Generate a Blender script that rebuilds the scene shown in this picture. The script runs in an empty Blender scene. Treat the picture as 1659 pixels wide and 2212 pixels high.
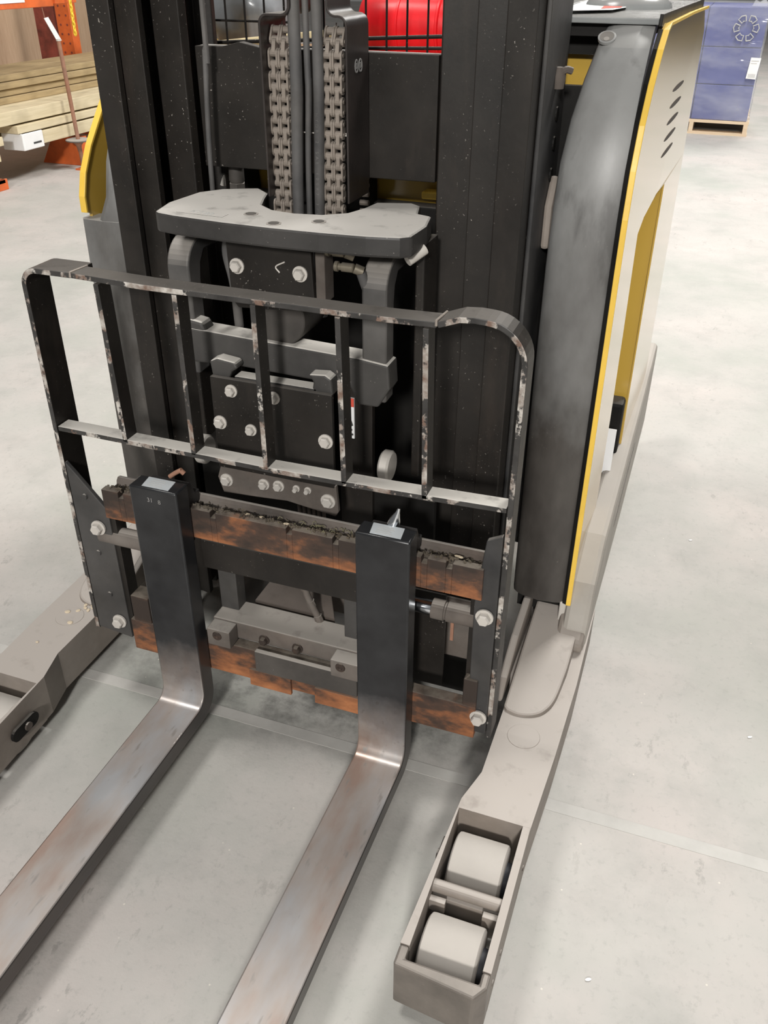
import bpy, bmesh, math, random
from math import sin, cos, pi, radians, sqrt
from mathutils import Vector, Matrix
random.seed(7)
S = bpy.context.scene
COL = S.collection

# ---------------------------------------------------------------- camera
cam_d = bpy.data.cameras.new('camera'); cam = bpy.data.objects.new('camera', cam_d); COL.objects.link(cam)
cam_d.sensor_fit = 'HORIZONTAL'; cam_d.sensor_width = 36.0
cam_d.lens = 36.0 * 1909.41 / 1659.0
cam_d.clip_start = 0.02; cam_d.clip_end = 200
cam.matrix_world = Matrix.Translation((0, 0, 1.5)) @ Matrix.Rotation(0.34633609, 4, 'Z') @ Matrix.Rotation(1.00604978, 4, 'X') @ Matrix.Rotation(0.0060535, 4, 'Z')
S.camera = cam

# ---------------------------------------------------------------- world and lamps
W = bpy.data.worlds.new('warehouse_air'); S.world = W; W.use_nodes = True
bg = W.node_tree.nodes['Background']; bg.inputs[0].default_value = (1.0, 0.985, 0.96, 1); bg.inputs[1].default_value = 0.30

def area(name, loc, target, size, size_y, power, col=(1, 0.975, 0.935)):
    d = bpy.data.lights.new(name, 'AREA'); d.shape = 'RECTANGLE'; d.size = size; d.size_y = size_y; d.energy = power; d.color = col
    o = bpy.data.objects.new(name, d); COL.objects.link(o); o.location = loc
    o.rotation_euler = (Vector(target) - Vector(loc)).to_track_quat('-Z', 'Y').to_euler()
    return o
area('unseen_lamp', (-2.6, 1.2, 6.0), (-0.5, 1.2, 0), 1.2, 1.2, 300)
area('unseen_lamp', (1.6, -9.0, 5.4), (-0.5, 1.2, 0.6), 0.9, 0.9, 2300)
area('unseen_lamp', (0.4, -3.2, 5.2), (-0.6, 1.3, 0.6), 0.9, 0.9, 100)  # unseen lamp added to brighten the carriage shelf from the front
area('unseen_lamp', (1.5, 6.5, 7.0), (1.2, 6.0, 0), 2.0, 2.0, 1450)
area('unseen_lamp', (-2.6, 4.6, 5.0), (-5.0, 6.3, 0.4), 1.0, 1.0, 190)
area('unseen_lamp', (0.5, 14.0, 6.5), (0.5, 11.5, 0), 2.5, 2.5, 900)
vs = S.view_settings
vs.view_transform = 'Standard'; vs.look = 'None'; vs.gamma = 1.0; vs.use_curve_mapping = False; vs.exposure = -1.10

# ---------------------------------------------------------------- materials
def new_mat(name):
    m = bpy.data.materials.new(name); m.use_nodes = True
    nt = m.node_tree; return m, nt, nt.nodes['Principled BSDF']
def N(nt, t, **kw):
    n = nt.nodes.new(t)
    for k, v in kw.items():
        if k.startswith('i_'): n.inputs[k[2:].replace('_', ' ')].default_value = v
        else: setattr(n, k, v)
    return n
def noise(nt, scale, detail=4, rough=0.6, stretch=None, off=0.0):
    tc = N(nt, 'ShaderNodeTexCoord'); mp = N(nt, 'ShaderNodeMapping')
    mp.inputs['Scale'].default_value = stretch or (1, 1, 1); mp.inputs['Location'].default_value = (off, off * 0.7, off * 1.3)
    nt.links.new(tc.outputs['Object'], mp.inputs[0])
    n = N(nt, 'ShaderNodeTexNoise'); n.inputs['Scale'].default_value = scale; n.inputs['Detail'].default_value = detail; n.inputs['Roughness'].default_value = rough
    nt.links.new(mp.outputs[0], n.inputs['Vector']); return n.outputs['Fac']
def ramp(nt, fac, stops):
    r = N(nt, 'ShaderNodeValToRGB'); el = r.color_ramp.elements
    while len(el) < len(stops): el.new(0.5)
    for e, (p, c) in zip(el, stops): e.position = p; e.color = (*c, 1) if len(c) == 3 else c
    nt.links.new(fac, r.inputs[0]); return r.outputs[0]
def step(nt, fac, a, b):
    r = N(nt, 'ShaderNodeMapRange'); r.inputs[1].default_value = a; r.inputs[2].default_value = b
    nt.links.new(fac, r.inputs[0]); return r.outputs[0]
def mul(nt, a, b, op='MULTIPLY'):
    m = N(nt, 'ShaderNodeMath', operation=op)
    for i, v in enumerate((a, b)):
        if isinstance(v, (int, float)): m.inputs[i].default_value = v
        else: nt.links.new(v, m.inputs[i])
    return m.outputs[0]
def mix(nt, fac, a, b):
    m = N(nt, 'ShaderNodeMix', data_type='RGBA')
    for idx, v in ((0, fac), (6, a), (7, b)):
        if isinstance(v, (int, float)): m.inputs[idx].default_value = v
        elif isinstance(v, tuple): m.inputs[idx].default_value = (*v, 1)
        else: nt.links.new(v, m.inputs[idx])
    return m.outputs[2]
def bump(nt, b, h, strength=0.2, dist=0.002):
    n = N(nt, 'ShaderNodeBump'); n.inputs['Strength'].default_value = strength; n.inputs['Distance'].default_value = dist
    nt.links.new(h, n.inputs['Height']); nt.links.new(n.outputs[0], b.inputs['Normal'])
def up(nt, a=0.75, b=0.97):
    g = N(nt, 'ShaderNodeNewGeometry'); s = N(nt, 'ShaderNodeSeparateXYZ'); nt.links.new(g.outputs['True Normal'], s.inputs[0])
    return step(nt, s.outputs['Z'], a, b)

DUST = (0.40, 0.37, 0.335)
def painted(name, base, dust=0.85, rough=0.5, metal=0.0, chips=0.5, var=0.5, dustc=DUST, chipc=(0.35, 0.32, 0.29), hazed=0.12, spec=0.5, uplo=0.75, uphi=0.97):
    """worn paint: mottled base, pale chips, and settled dust lying on level faces"""
    m, nt, b = new_mat(name)
    n1 = noise(nt, 9, 5)
    dark = tuple(c * (1 - var) for c in base); lite = tuple(min(1, c * (1 + var)) for c in base)
    c = ramp(nt, n1, [(0.3, dark), (0.7, lite)])
    hz = mul(nt, step(nt, noise(nt, 3.5, 6, off=4), 0.35, 0.8), hazed)
    c = mix(nt, hz, c, dustc)
    if chips >= 1:
        rub = step(nt, noise(nt, 5, 7, 0.7, (3, 3, 0.8), 17), 0.55, 0.75); c = mix(nt, mul(nt, rub, 0.28), c, (0.06, 0.045, 0.036))
    if chips:
        sp = step(nt, noise(nt, 210, 2, 0.5, off=9), 0.735 - 0.045 * chips, 0.76)
        zone = step(nt, noise(nt, 6, 3, off=2), 0.45, 0.62)
        c = mix(nt, mul(nt, mul(nt, sp, zone), 0.8), c, chipc)
    if dust:
        dn = step(nt, noise(nt, 22, 4, off=6), 0.02, 0.42)
        c = mix(nt, mul(nt, mul(nt, up(nt, uplo, uphi), dn), dust), c, dustc)
    nt.links.new(c, b.inputs['Base Color'])
    b.inputs['Metallic'].default_value = metal; b.inputs['Specular IOR Level'].default_value = spec
    rr = N(nt, 'ShaderNodeMapRange'); nt.links.new(noise(nt, 14, 4, off=3), rr.inputs[0]); rr.inputs[3].default_value = rough - 0.1; rr.inputs[4].default_value = min(1, rough + 0.15)
    nt.links.new(rr.outputs[0], b.inputs['Roughness'])
    bump(nt, b, noise(nt, 120, 3), 0.15, 0.001)
    return m
M = {}
M['black'] = painted('black_mast_paint', (0.0115, 0.0095, 0.0080), dust=0.25, rough=0.45, chips=1.0, hazed=0.035, spec=0.3)
M['black_clean'] = painted('black_fork_paint', (0.011, 0.011, 0.0125), dust=0.05, rough=0.42, chips=0.4, hazed=0.04, spec=0.4)
M['black_plain'] = painted('dark_inner_steel', (0.006, 0.0055, 0.005), dust=0.3, rough=0.65, chips=0.0, hazed=0.02, spec=0.2)
M['plate_dusty'] = painted('dusty_top_plate', (0.014, 0.013, 0.013), dust=1.0, rough=0.5, chips=0.6, hazed=0.10, dustc=(0.54, 0.515, 0.48))
M['bright_dust'] = painted('brightened_dusty_plate', (0.014, 0.013, 0.013), dust=1.0, rough=0.6, chips=0.4, hazed=0.10, dustc=(0.66, 0.63, 0.58), uplo=0.5, uphi=0.85)  # dust colour brightened to make up for the shadow on these ledges
M['tilt'] = painted('brown_grimy_plate', (0.05, 0.038, 0.03), dust=0.35, rough=0.8, chips=0.0, hazed=0.2, dustc=(0.20, 0.17, 0.15))
M['shroud'] = painted('brown_black_sheet', (0.020, 0.015, 0.0135), dust=0.7, rough=0.38, chips=0.3, hazed=0.05, spec=0.5)
M['arm'] = painted('grey_scuffed_arm', (0.022, 0.022, 0.023), dust=0.8, rough=0.5, chips=0.3, hazed=0.16)
M['arm_dusted'] = painted('grey_dusty_arm', (0.03, 0.03, 0.031), dust=0.75, rough=0.5, chips=0.3, hazed=0.25, uplo=0.1, uphi=0.95)  # dust thins out gradually from level to steep faces
M['dark_dusty'] = painted('dark_dusty_steel', (0.028, 0.024, 0.021), dust=0.95, rough=0.7, chips=0.2, hazed=0.2)
M['brown_dusty'] = painted('brown_dusty_steel', (0.065, 0.050, 0.041), dust=0.9, rough=0.8, chips=0.0, hazed=0.4)
M['outrigger'] = painted('dust_coated_outrigger', (0.20, 0.17, 0.145), dust=0.97, rough=0.55, chips=0.2, var=0.25, hazed=0.45, dustc=(0.43, 0.39, 0.355))
M['outrigger_cap'] = painted('scuffed_bare_steel', (0.19, 0.165, 0.145), dust=0.3, rough=0.4, metal=0.45, chips=0.2, var=0.35, hazed=0.2)
M['wheel'] = painted('dusty_polyurethane', (0.46, 0.43, 0.395), dust=0.0, rough=0.8, chips=0.0, var=0.06, hazed=0.05)
M['wheel_hub'] = painted('dark_wheel_hub', (0.03, 0.035, 0.05), dust=0.0, rough=0.5, chips=0.0)
M['skirt'] = painted('grey_dusty_frame', (0.34, 0.315, 0.28), dust=0.8, rough=0.6, chips=0.2, var=0.12, hazed=0.4)
M['deck'] = painted('grey_plastic_deck', (0.23, 0.24, 0.24), dust=0.3, rough=0.22, chips=0.0, var=0.1, hazed=0.1)
M['yellow_edge'] = painted('yellow_edge_paint', (0.80, 0.52, 0.07), dust=0.0, rough=0.4, chips=0.3, var=0.08, hazed=0.02, chipc=(0.3, 0.2, 0.1))
M['hose'] = painted('black_rubber_hose', (0.045, 0.045, 0.047), dust=0.0, rough=0.65, chips=0.0, hazed=0.35)
M['chain'] = painted('dusty_chain_steel', (0.23, 0.195, 0.165), dust=0.3, rough=0.55, metal=0.3, chips=0.0, var=0.3, hazed=0.3)
M['bolt'] = painted('dusty_bolt_head', (0.54, 0.51, 0.47), dust=0.3, rough=0.5, metal=0.15, chips=0.0, var=0.1, hazed=0.2)
M['fitting'] = painted('brass_hydraulic_fitting', (0.20, 0.175, 0.13), dust=0.4, rough=0.45, metal=0.5, chips=0.0, hazed=0.2)
M['rack'] = painted('orange_rack_paint', (0.62, 0.12, 0.022), dust=0.2, rough=0.45, chips=0.2, var=0.2, hazed=0.04)
M['rack_dark'] = painted('dark_red_rack_paint', (0.20, 0.04, 0.025), dust=0.2, rough=0.6, chips=0.0, hazed=0.04)
M['rusty'] = painted('rusty_iron', (0.26, 0.12, 0.07), dust=0.3, rough=0.8, chips=0.0, var=0.4, hazed=0.2)
M['white'] = painted('white_label_plastic', (0.80, 0.80, 0.80), dust=0, rough=0.5, chips=0.0, var=0.03, hazed=0.02)
M['red'] = painted('glossy_red_plastic', (0.95, 0.012, 0.02), dust=0, rough=0.35, chips=0.0, var=0.15, hazed=0.0)
M['sticker'] = painted('silver_sticker', (0.46, 0.49, 0.51), dust=0, rough=0.3, chips=0.0, var=0.06, hazed=0.05)
M['redprint'] = painted('red_print', (0.60, 0.08, 0.05), dust=0, rough=0.6, chips=0.0, var=0.1, hazed=0.0)
M['ink'] = painted('black_print', (0.05, 0.05, 0.05), dust=0, rough=0.6, chips=0.0, var=0.1, hazed=0.0)
M['greyprint'] = painted('grey_print', (0.45, 0.45, 0.44), dust=0, rough=0.6, chips=0.0, var=0.1, hazed=0.0)
M['hoseprint'] = painted('faded_hose_print', (0.17, 0.165, 0.16), dust=0, rough=0.7, chips=0.0, var=0.6, hazed=0.0)
M['ychain'] = painted('yellow_plastic', (0.80, 0.55, 0.04), dust=0, rough=0.4, chips=0.0, var=0.1, hazed=0.0)
M['chips_wood'] = painted('pale_wood_chip', (0.62, 0.52, 0.38), dust=0, rough=0.8, chips=0.0, var=0.2, hazed=0.0)
M['bin'] = painted('glossy_grey_film', (0.30, 0.32, 0.34), dust=0, rough=0.18, chips=0.0, var=0.2, hazed=0.02)

def mat_chrome():
    m, nt, b = new_mat('polished_chrome_rod'); b.inputs['Base Color'].default_value = (0.75, 0.78, 0.82, 1)
    b.inputs['Metallic'].default_value = 1; b.inputs['Roughness'].default_value = 0.15; return m
M['chrome'] = mat_chrome()
def mat_cover():
    """moulded plastic: dark, scuffed and stained, with the sheen of its upper half painted in as a pale gradient"""
    m, nt, b = new_mat('grey_plastic_cover')
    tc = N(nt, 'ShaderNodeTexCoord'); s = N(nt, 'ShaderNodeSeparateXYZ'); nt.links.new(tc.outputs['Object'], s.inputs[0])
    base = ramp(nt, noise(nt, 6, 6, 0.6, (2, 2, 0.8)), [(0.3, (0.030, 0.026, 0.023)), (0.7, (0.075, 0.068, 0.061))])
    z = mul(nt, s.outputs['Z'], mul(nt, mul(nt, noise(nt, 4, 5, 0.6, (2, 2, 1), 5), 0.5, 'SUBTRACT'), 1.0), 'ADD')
    c = mix(nt, mul(nt, step(nt, z, 0.62, 1.38), 0.95), base, (0.27, 0.272, 0.268))  # height gradient puts the sheen of the upper half into the colour
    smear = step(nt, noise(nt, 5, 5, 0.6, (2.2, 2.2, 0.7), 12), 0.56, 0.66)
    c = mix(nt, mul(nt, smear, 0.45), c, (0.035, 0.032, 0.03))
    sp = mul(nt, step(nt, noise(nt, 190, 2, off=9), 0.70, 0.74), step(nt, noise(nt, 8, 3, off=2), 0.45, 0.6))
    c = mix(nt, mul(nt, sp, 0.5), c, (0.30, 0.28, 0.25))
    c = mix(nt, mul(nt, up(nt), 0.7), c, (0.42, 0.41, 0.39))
    nt.links.new(c, b.inputs['Base Color']); b.inputs['Roughness'].default_value = 0.42
    bump(nt, b, noise(nt, 90, 3), 0.08, 0.001); return m
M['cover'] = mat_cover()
def mat_yellow():
    m, nt, b = new_mat('glossy_yellow_enamel')
    c = ramp(nt, noise(nt, 2, 3), [(0.3, (0.47, 0.30, 0.05)), (0.7, (0.52, 0.34, 0.065))])
    nt.links.new(c, b.inputs['Base Color']); b.inputs['Roughness'].default_value = 0.22; b.inputs['IOR'].default_value = 1.5
    b.inputs['Coat Weight'].default_value = 1.0; b.inputs['Coat Roughness'].default_value = 0.12; b.inputs['Coat IOR'].default_value = 1.5; return m
M['yellow'] = mat_yellow()

def mat_scraped():
    """front edges of the load backrest: black paint knocked off in long flakes"""
    m, nt, b = new_mat('scraped_black_edge')
    a = step(nt, noise(nt, 26, 6, 0.65, (1, 1, 0.8), 3), 0.50, 0.54)
    col = ramp(nt, noise(nt, 40, 4, off=7), [(0.35, (0.16, 0.10, 0.075)), (0.5, (0.30, 0.265, 0.235)), (0.68, (0.55, 0.52, 0.48))])
    base = ramp(nt, noise(nt, 20, 4), [(0.3, (0.015, 0.014, 0.013)), (0.7, (0.05, 0.047, 0.045))])
    c = mix(nt, a, base, col); nt.links.new(c, b.inputs['Base Color']); b.inputs['Roughness'].default_value = 0.5
    bump(nt, b, a, 0.4, 0.0008); return m
M['scraped'] = mat_scraped()

def mat_orange_rust():
    m, nt, b = new_mat('greasy_orange_carriage')
    g = N(nt, 'ShaderNodeTexCoord'); s = N(nt, 'ShaderNodeSeparateXYZ'); nt.links.new(g.outputs['Object'], s.inputs[0])
    n1 = noise(nt, 6, 6, 0.62, (1.6, 1, 3.2), 3)
    # bare orange primer shows along the lower half of each bar, worn grease above
    saw = N(nt, 'ShaderNodeMapRange'); nt.links.new(s.outputs['Z'], saw.inputs[0])
    saw.inputs[1].default_value = 0.50; saw.inputs[2].default_value = 0.60; saw.inputs[3].default_value = 0.62; saw.inputs[4].default_value = 0.30
    low = N(nt, 'ShaderNodeMapRange'); nt.links.new(s.outputs['Z'], low.inputs[0])
    low.inputs[1].default_value = 0.15; low.inputs[2].default_value = 0.27; low.inputs[3].default_value = 0.66; low.inputs[4].default_value = 0.32
    sel = mul(nt, s.outputs['Z'], 0.4, 'GREATER_THAN')
    mm = N(nt, 'ShaderNodeMix', data_type='FLOAT'); nt.links.new(sel, mm.inputs[0]); nt.links.new(low.outputs[0], mm.inputs[2]); nt.links.new(saw.outputs[0], mm.inputs[3])
    f = mul(nt, mul(nt, n1, 0.75), mul(nt, mm.outputs[0], 0.7), 'ADD')
    c = ramp(nt, f, [(0.60, (0.030, 0.020, 0.015)), (0.70, (0.065, 0.036, 0.024)), (0.79, (0.23, 0.088, 0.036)), (0.92, (0.40, 0.155, 0.06))])
    d = mul(nt, up(nt), step(nt, noise(nt, 30, 4, off=5), 0.2, 0.6)); c = mix(nt, mul(nt, d, 0.8), c, (0.22, 0.19, 0.155))
    nt.links.new(c, b.inputs['Base Color']); b.inputs['Roughness'].default_value = 0.75
    bump(nt, b, noise(nt, 60, 5), 0.4, 0.002); return m
M['rust'] = mat_orange_rust()

def mat_fork():
    """black enamel on the shank that is rubbed through to brown-grey steel on the blade"""
    m, nt, b = new_mat('worn_fork_steel')
    g = N(nt, 'ShaderNodeTexCoord'); s = N(nt, 'ShaderNodeSeparateXYZ'); nt.links.new(g.outputs['Object'], s.inputs[0])
    zz = mul(nt, s.outputs['Z'], mul(nt, noise(nt, 12, 5, off=1), 0.10), 'ADD')
    paint = step(nt, zz, 0.20, 0.31)
    st = ramp(nt, noise(nt, 5, 5, 0.55, (2.2, 0.7, 1), 2), [(0.36, (0.50, 0.50, 0.51)), (0.52, (0.47, 0.42, 0.39)), (0.66, (0.42, 0.31, 0.26))])
    st = mix(nt, step(nt, noise(nt, 60, 3, 0.5, (1, 0.25, 1), 5), 0.62, 0.7), st, (0.36, 0.33, 0.31))
    bl = ramp(nt, noise(nt, 16, 5), [(0.3, (0.009, 0.0095, 0.011)), (0.7, (0.022, 0.023, 0.025))])
    # faces turned towards +x get a darker colour
    gg = N(nt, 'ShaderNodeNewGeometry'); sn = N(nt, 'ShaderNodeSeparateXYZ'); nt.links.new(gg.outputs['True Normal'], sn.inputs[0])
    side = step(nt, mul(nt, sn.outputs['X'], 0, 'ABSOLUTE') if False else sn.outputs['X'], 0.6, 0.8)
    st = mix(nt, mul(nt, side, 0.9), st, (0.05, 0.044, 0.042))
    worn = step(nt, zz, 0.42, 0.16); st = mix(nt, mul(nt, step(nt, zz, 0.16, 0.22), 0.55), st, (0.10, 0.075, 0.065))
    c = mix(nt, paint, st, bl); nt.links.new(c, b.inputs['Base Color'])
    nt.links.new(mul(nt, mul(nt, paint, -0.6), 0.6, 'ADD'), b.inputs['Metallic'])
    rr = N(nt, 'ShaderNodeMapRange'); nt.links.new(noise(nt, 9, 4, 0.5, (2, 0.6, 1), 3), rr.inputs[0]); rr.inputs[3].default_value = 0.22; rr.inputs[4].default_value = 0.42
    nt.links.new(rr.outputs[0], b.inputs['Roughness'])
    bump(nt, b, noise(nt, 80, 3), 0.08, 0.0006); return m
M['fork'] = mat_fork()

def mat_floor():
    m, nt, b = new_mat('dusty_concrete')
    n1 = noise(nt, 1.1, 7, 0.6); n2 = noise(nt, 7, 8, 0.68, off=3); n3 = noise(nt, 60, 4, 0.7, off=5)
    c = ramp(nt, n1, [(0.34, (0.385, 0.395, 0.36)), (0.5, (0.455, 0.44, 0.415)), (0.66, (0.52, 0.475, 0.45))])
    c = mix(nt, mul(nt, step(nt, n2, 0.48, 0.70), 0.5), c, (0.35, 0.345, 0.325))
    c = mix(nt, mul(nt, step(nt, noise(nt, 2.6, 5, 0.6, off=11), 0.5, 0.7), 0.3), c, (0.58, 0.55, 0.52))
    c = mix(nt, mul(nt, step(nt, n3, 0.55, 0.72), 0.38), c, (0.30, 0.295, 0.28))
    pit = mul(nt, step(nt, noise(nt, 26, 5, 0.75, (1, 0.5, 1), 14), 0.60, 0.66), step(nt, n1, 0.45, 0.6)); c = mix(nt, mul(nt, pit, 0.5), c, (0.25, 0.24, 0.225))
    # tyre rubber and oil below the mast
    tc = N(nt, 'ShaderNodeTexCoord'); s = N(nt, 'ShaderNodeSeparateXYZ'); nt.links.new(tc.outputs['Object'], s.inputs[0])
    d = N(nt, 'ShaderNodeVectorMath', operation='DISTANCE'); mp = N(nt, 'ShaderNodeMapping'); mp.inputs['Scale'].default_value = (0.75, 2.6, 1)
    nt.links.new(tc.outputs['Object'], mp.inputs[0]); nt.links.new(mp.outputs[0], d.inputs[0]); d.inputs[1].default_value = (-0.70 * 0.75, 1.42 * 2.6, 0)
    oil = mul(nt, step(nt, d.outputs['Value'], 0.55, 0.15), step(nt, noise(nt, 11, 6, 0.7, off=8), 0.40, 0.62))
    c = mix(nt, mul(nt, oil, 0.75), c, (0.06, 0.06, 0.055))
    # pale grains trodden into the slab
    v = N(nt, 'ShaderNodeTexVoronoi'); v.inputs['Scale'].default_value = 32; nt.links.new(tc.outputs['Object'], v.inputs['Vector'])
    wn = N(nt, 'ShaderNodeTexWhiteNoise', noise_dimensions='3D'); nt.links.new(v.outputs['Color'], wn.inputs[0])
    sp = mul(nt, step(nt, v.outputs['Distance'], 0.075, 0.045), mul(nt, wn.outputs[0], 0.85, 'GREATER_THAN'))
    c = mix(nt, mul(nt, sp, 0.6), c, (0.74, 0.70, 0.62))
    nt.links.new(c, b.inputs['Base Color']); b.inputs['Roughness'].default_value = 0.62; b.inputs['Specular IOR Level'].default_value = 0.35
    bump(nt, b, noise(nt, 45, 6, 0.7), 0.25, 0.003); return m
M['floor'] = mat_floor()
M['joint'] = painted('pale_joint_filler', (0.485, 0.475, 0.45), dust=0, rough=0.6, chips=0, var=0.12, hazed=0.3)

def mat_wood(name, a, bcol, scale=(0.6, 6, 6)):
    m, nt, b = new_mat(name)
    n = noise(nt, 9, 5, 0.6, scale); k = noise(nt, 3, 3, 0.5, (1, 1, 1), 5)
    c = ramp(nt, n, [(0.3, a), (0.7, bcol)]); c = mix(nt, mul(nt, step(nt, k, 0.6, 0.75), 0.35), c, tuple(x * 0.5 for x in a))
    nt.links.new(c, b.inputs['Base Color']); b.inputs['Roughness'].default_value = 0.75; return m
M['wood'] = mat_wood('pale_pine', (0.56, 0.47, 0.30), (0.68, 0.59, 0.41), (6, 0.5, 6))
M['wood_dark'] = mat_wood('shaded_pine', (0.34, 0.25, 0.13), (0.46, 0.35, 0.19), (6, 0.5, 6))  # pine darkened, the shadow on the rear stack is in the colour
M['panel_wood'] = mat_wood('plywood_sheet', (0.44, 0.30, 0.19), (0.52, 0.37, 0.25), (6, 6, 0.6))
M['handle_wood'] = mat_wood('varnished_handle', (0.62, 0.50, 0.28), (0.72, 0.60, 0.36), (0.5, 6, 6))
M['pallet_wood'] = mat_wood('pallet_pine', (0.60, 0.46, 0.32), (0.70, 0.56, 0.40), (0.5, 6, 6))
M['tray_wood'] = mat_wood('brown_board', (0.20, 0.11, 0.05), (0.34, 0.20, 0.09), (0.5, 6, 6))
M['debris'] = painted('dirt_and_bark', (0.075, 0.058, 0.038), dust=0, rough=0.9, chips=0.0, var=0.6, hazed=0.2)
M['moss'] = painted('dry_grass', (0.20, 0.185, 0.10), dust=0, rough=0.9, chips=0.0, var=0.3, hazed=0.1)

def mat_blue():
    m, nt, b = new_mat('blue_carton'); c = ramp(nt, noise(nt, 2.5, 5), [(0.3, (0.04, 0.05, 0.20)), (0.7, (0.07, 0.085, 0.26))])
    nt.links.new(c, b.inputs['Base Color']); b.inputs['Roughness'].default_value = 0.6; return m
M['blue'] = mat_blue()
def mat_wrap():
    m, nt, b = new_mat('stretch_film')
    b.inputs['Base Color'].default_value = (0.80, 0.82, 0.86, 1); b.inputs['Roughness'].default_value = 0.12
    nt.links.new(mul(nt, mul(nt, step(nt, noise(nt, 2.6, 5, 0.6, (0.8, 0.8, 2.0), 3), 0.40, 0.75), 0.22), 0.10, 'ADD'), b.inputs['Alpha'])
    bump(nt, b, noise(nt, 4, 3, 0.5, (0.6, 0.6, 2), 1), 0.7, 0.03); return m
M['wrap'] = mat_wrap()

# ---------------------------------------------------------------- mesh helpers
class MB:
    def __init__(s): s.bm = bmesh.new(); s.mi = 0
    def _faces(s, fs):
        for f in fs: f.material_index = s.mi
    def poly(s, pts, faces):
        v = [s.bm.verts.new(p) for p in pts]; out = []
        for f in faces:
            try: out.append(s.bm.faces.new([v[i] for i in f]))
            except ValueError: pass
        s._faces(out); return s
    def box(s, x0, x1, y0, y1, z0, z1):
        p = [(x, y, z) for z in (z0, z1) for y in (y0, y1) for x in (x0, x1)]
        return s.poly(p, [(0, 2, 3, 1), (4, 5, 7, 6), (0, 1, 5, 4), (2, 6, 7, 3), (0, 4, 6, 2), (1, 3, 7, 5)])
    def obox(s, c, d, sx, sy, sz, twist=0):
        """box centred at c whose local x axis points along d"""
        q = Vector(d).to_track_quat('X', 'Z').to_matrix() @ Matrix.Rotation(twist, 3, 'X')
        p = [Vector(c) + q @ Vector((x * sx / 2, y * sy / 2, z * sz / 2)) for z in (-1, 1) for y in (-1, 1) for x in (-1, 1)]
        return s.poly(p, [(0, 2, 3, 1), (4, 5, 7, 6), (0, 1, 5, 4), (2, 6, 7, 3), (0, 4, 6, 2), (1, 3, 7, 5)])
    def prism(s, prof, axis, a, b):
        """prof: 2D outline; axis: 'x' -> (y,z), 'y' -> (x,z), 'z' -> (x,y)"""
        def P(u, v, w): return {'x': (w, u, v), 'y': (u, w, v), 'z': (u, v, w)}[axis]
        n = len(prof); pts = [P(u, v, a) for u, v in prof] + [P(u, v, b) for u, v in prof]
        return s.poly(pts, [tuple(range(n))[::-1], tuple(range(n, 2 * n))] + [(i, (i + 1) % n, n + (i + 1) % n, n + i) for i in range(n)])
    def shell(s, path, axis, a, b, t):
        """open strip of thickness t following a 2D path, extruded along axis"""
        out = []; n = len(path)
        for i, p in enumerate(path):
            q0 = Vector(path[max(0, i - 1)]); q1 = Vector(path[min(n - 1, i + 1)]); d = (q1 - q0)
            if d.length == 0: d = Vector((1, 0))
            d.normalize(); nn = Vector((-d.y, d.x)); k = 1.0
            if 0 < i < n - 1:
                e = (Vector(path[i]) - q0).normalized(); k = 1 / max(0.5, abs(Vector((-e.y, e.x)).dot(nn)))
            out.append(Vector(p) + nn * t * k)
        return s.prism([tuple(p) for p in path] + [tuple(p) for p in out[::-1]], axis, a, b)
    def ring(s, c, u, v, r, n=16, a0=0.0):
        return [s.bm.verts.new(Vector(c) + u * (r * cos(a0 + 2 * pi * i / n)) + v * (r * sin(a0 + 2 * pi * i / n))) for i in range(n)]
    def lathe(s, p0, d, prof, n=20, a0=0.0):
        """prof: (distance along d, radius) pairs"""
        d = Vector(d).normalized(); u = d.orthogonal().normalized(); v = d.cross(u); rs = []
        for t, r in prof: rs.append(s.ring(Vector(p0) + d * t, u, v, max(r, 1e-5), n, a0))
        fs = []
        for a, b in zip(rs, rs[1:]):
            for i in range(n): fs.append(s.bm.faces.new((a[i], a[(i + 1) % n], b[(i + 1) % n], b[i])))
        fs.append(s.bm.faces.new(rs[0][::-1])); fs.append(s.bm.faces.new(rs[-1])); s._faces(fs); return s
    def cyl(s, p0, p1, r, n=16, r1=None):
        d = Vector(p1) - Vector(p0); return s.lathe(p0, d, [(0, r), (d.length, r1 or r)], n)
    def tube(s, pts, r, n=10):
        P = [Vector(p) for p in pts]; rs = []; u = None
        for i, p in enumerate(P):
            d = (P[min(i + 1, len(P) - 1)] - P[max(i - 1, 0)]).normalized()
            u = d.orthogonal().normalized() if u is None else (u - d * u.dot(d)).normalized()
            rs.append(s.ring(p, u, d.cross(u), r, n))
        fs = []
        for a, b in zip(rs, rs[1:]):
            for i in range(n): fs.append(s.bm.faces.new((a[i], a[(i + 1) % n], b[(i + 1) % n], b[i])))
        fs.append(s.bm.faces.new(rs[0][::-1])); fs.append(s.bm.faces.new(rs[-1])); s._faces(fs); return s
    def bolt(s, c, d=(0, -1, 0), r=0.0085, h=0.008):
        s.lathe(c, d, [(0, r * 1.35), (h * 0.3, r * 1.35), (h * 0.32, r * 1.12)], 18)
        s.lathe(Vector(c) + Vector(d) * h * 0.3, d, [(0, r), (h * 0.75, r), (h, r * 0.82)], 6, 0.3); return s

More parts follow.
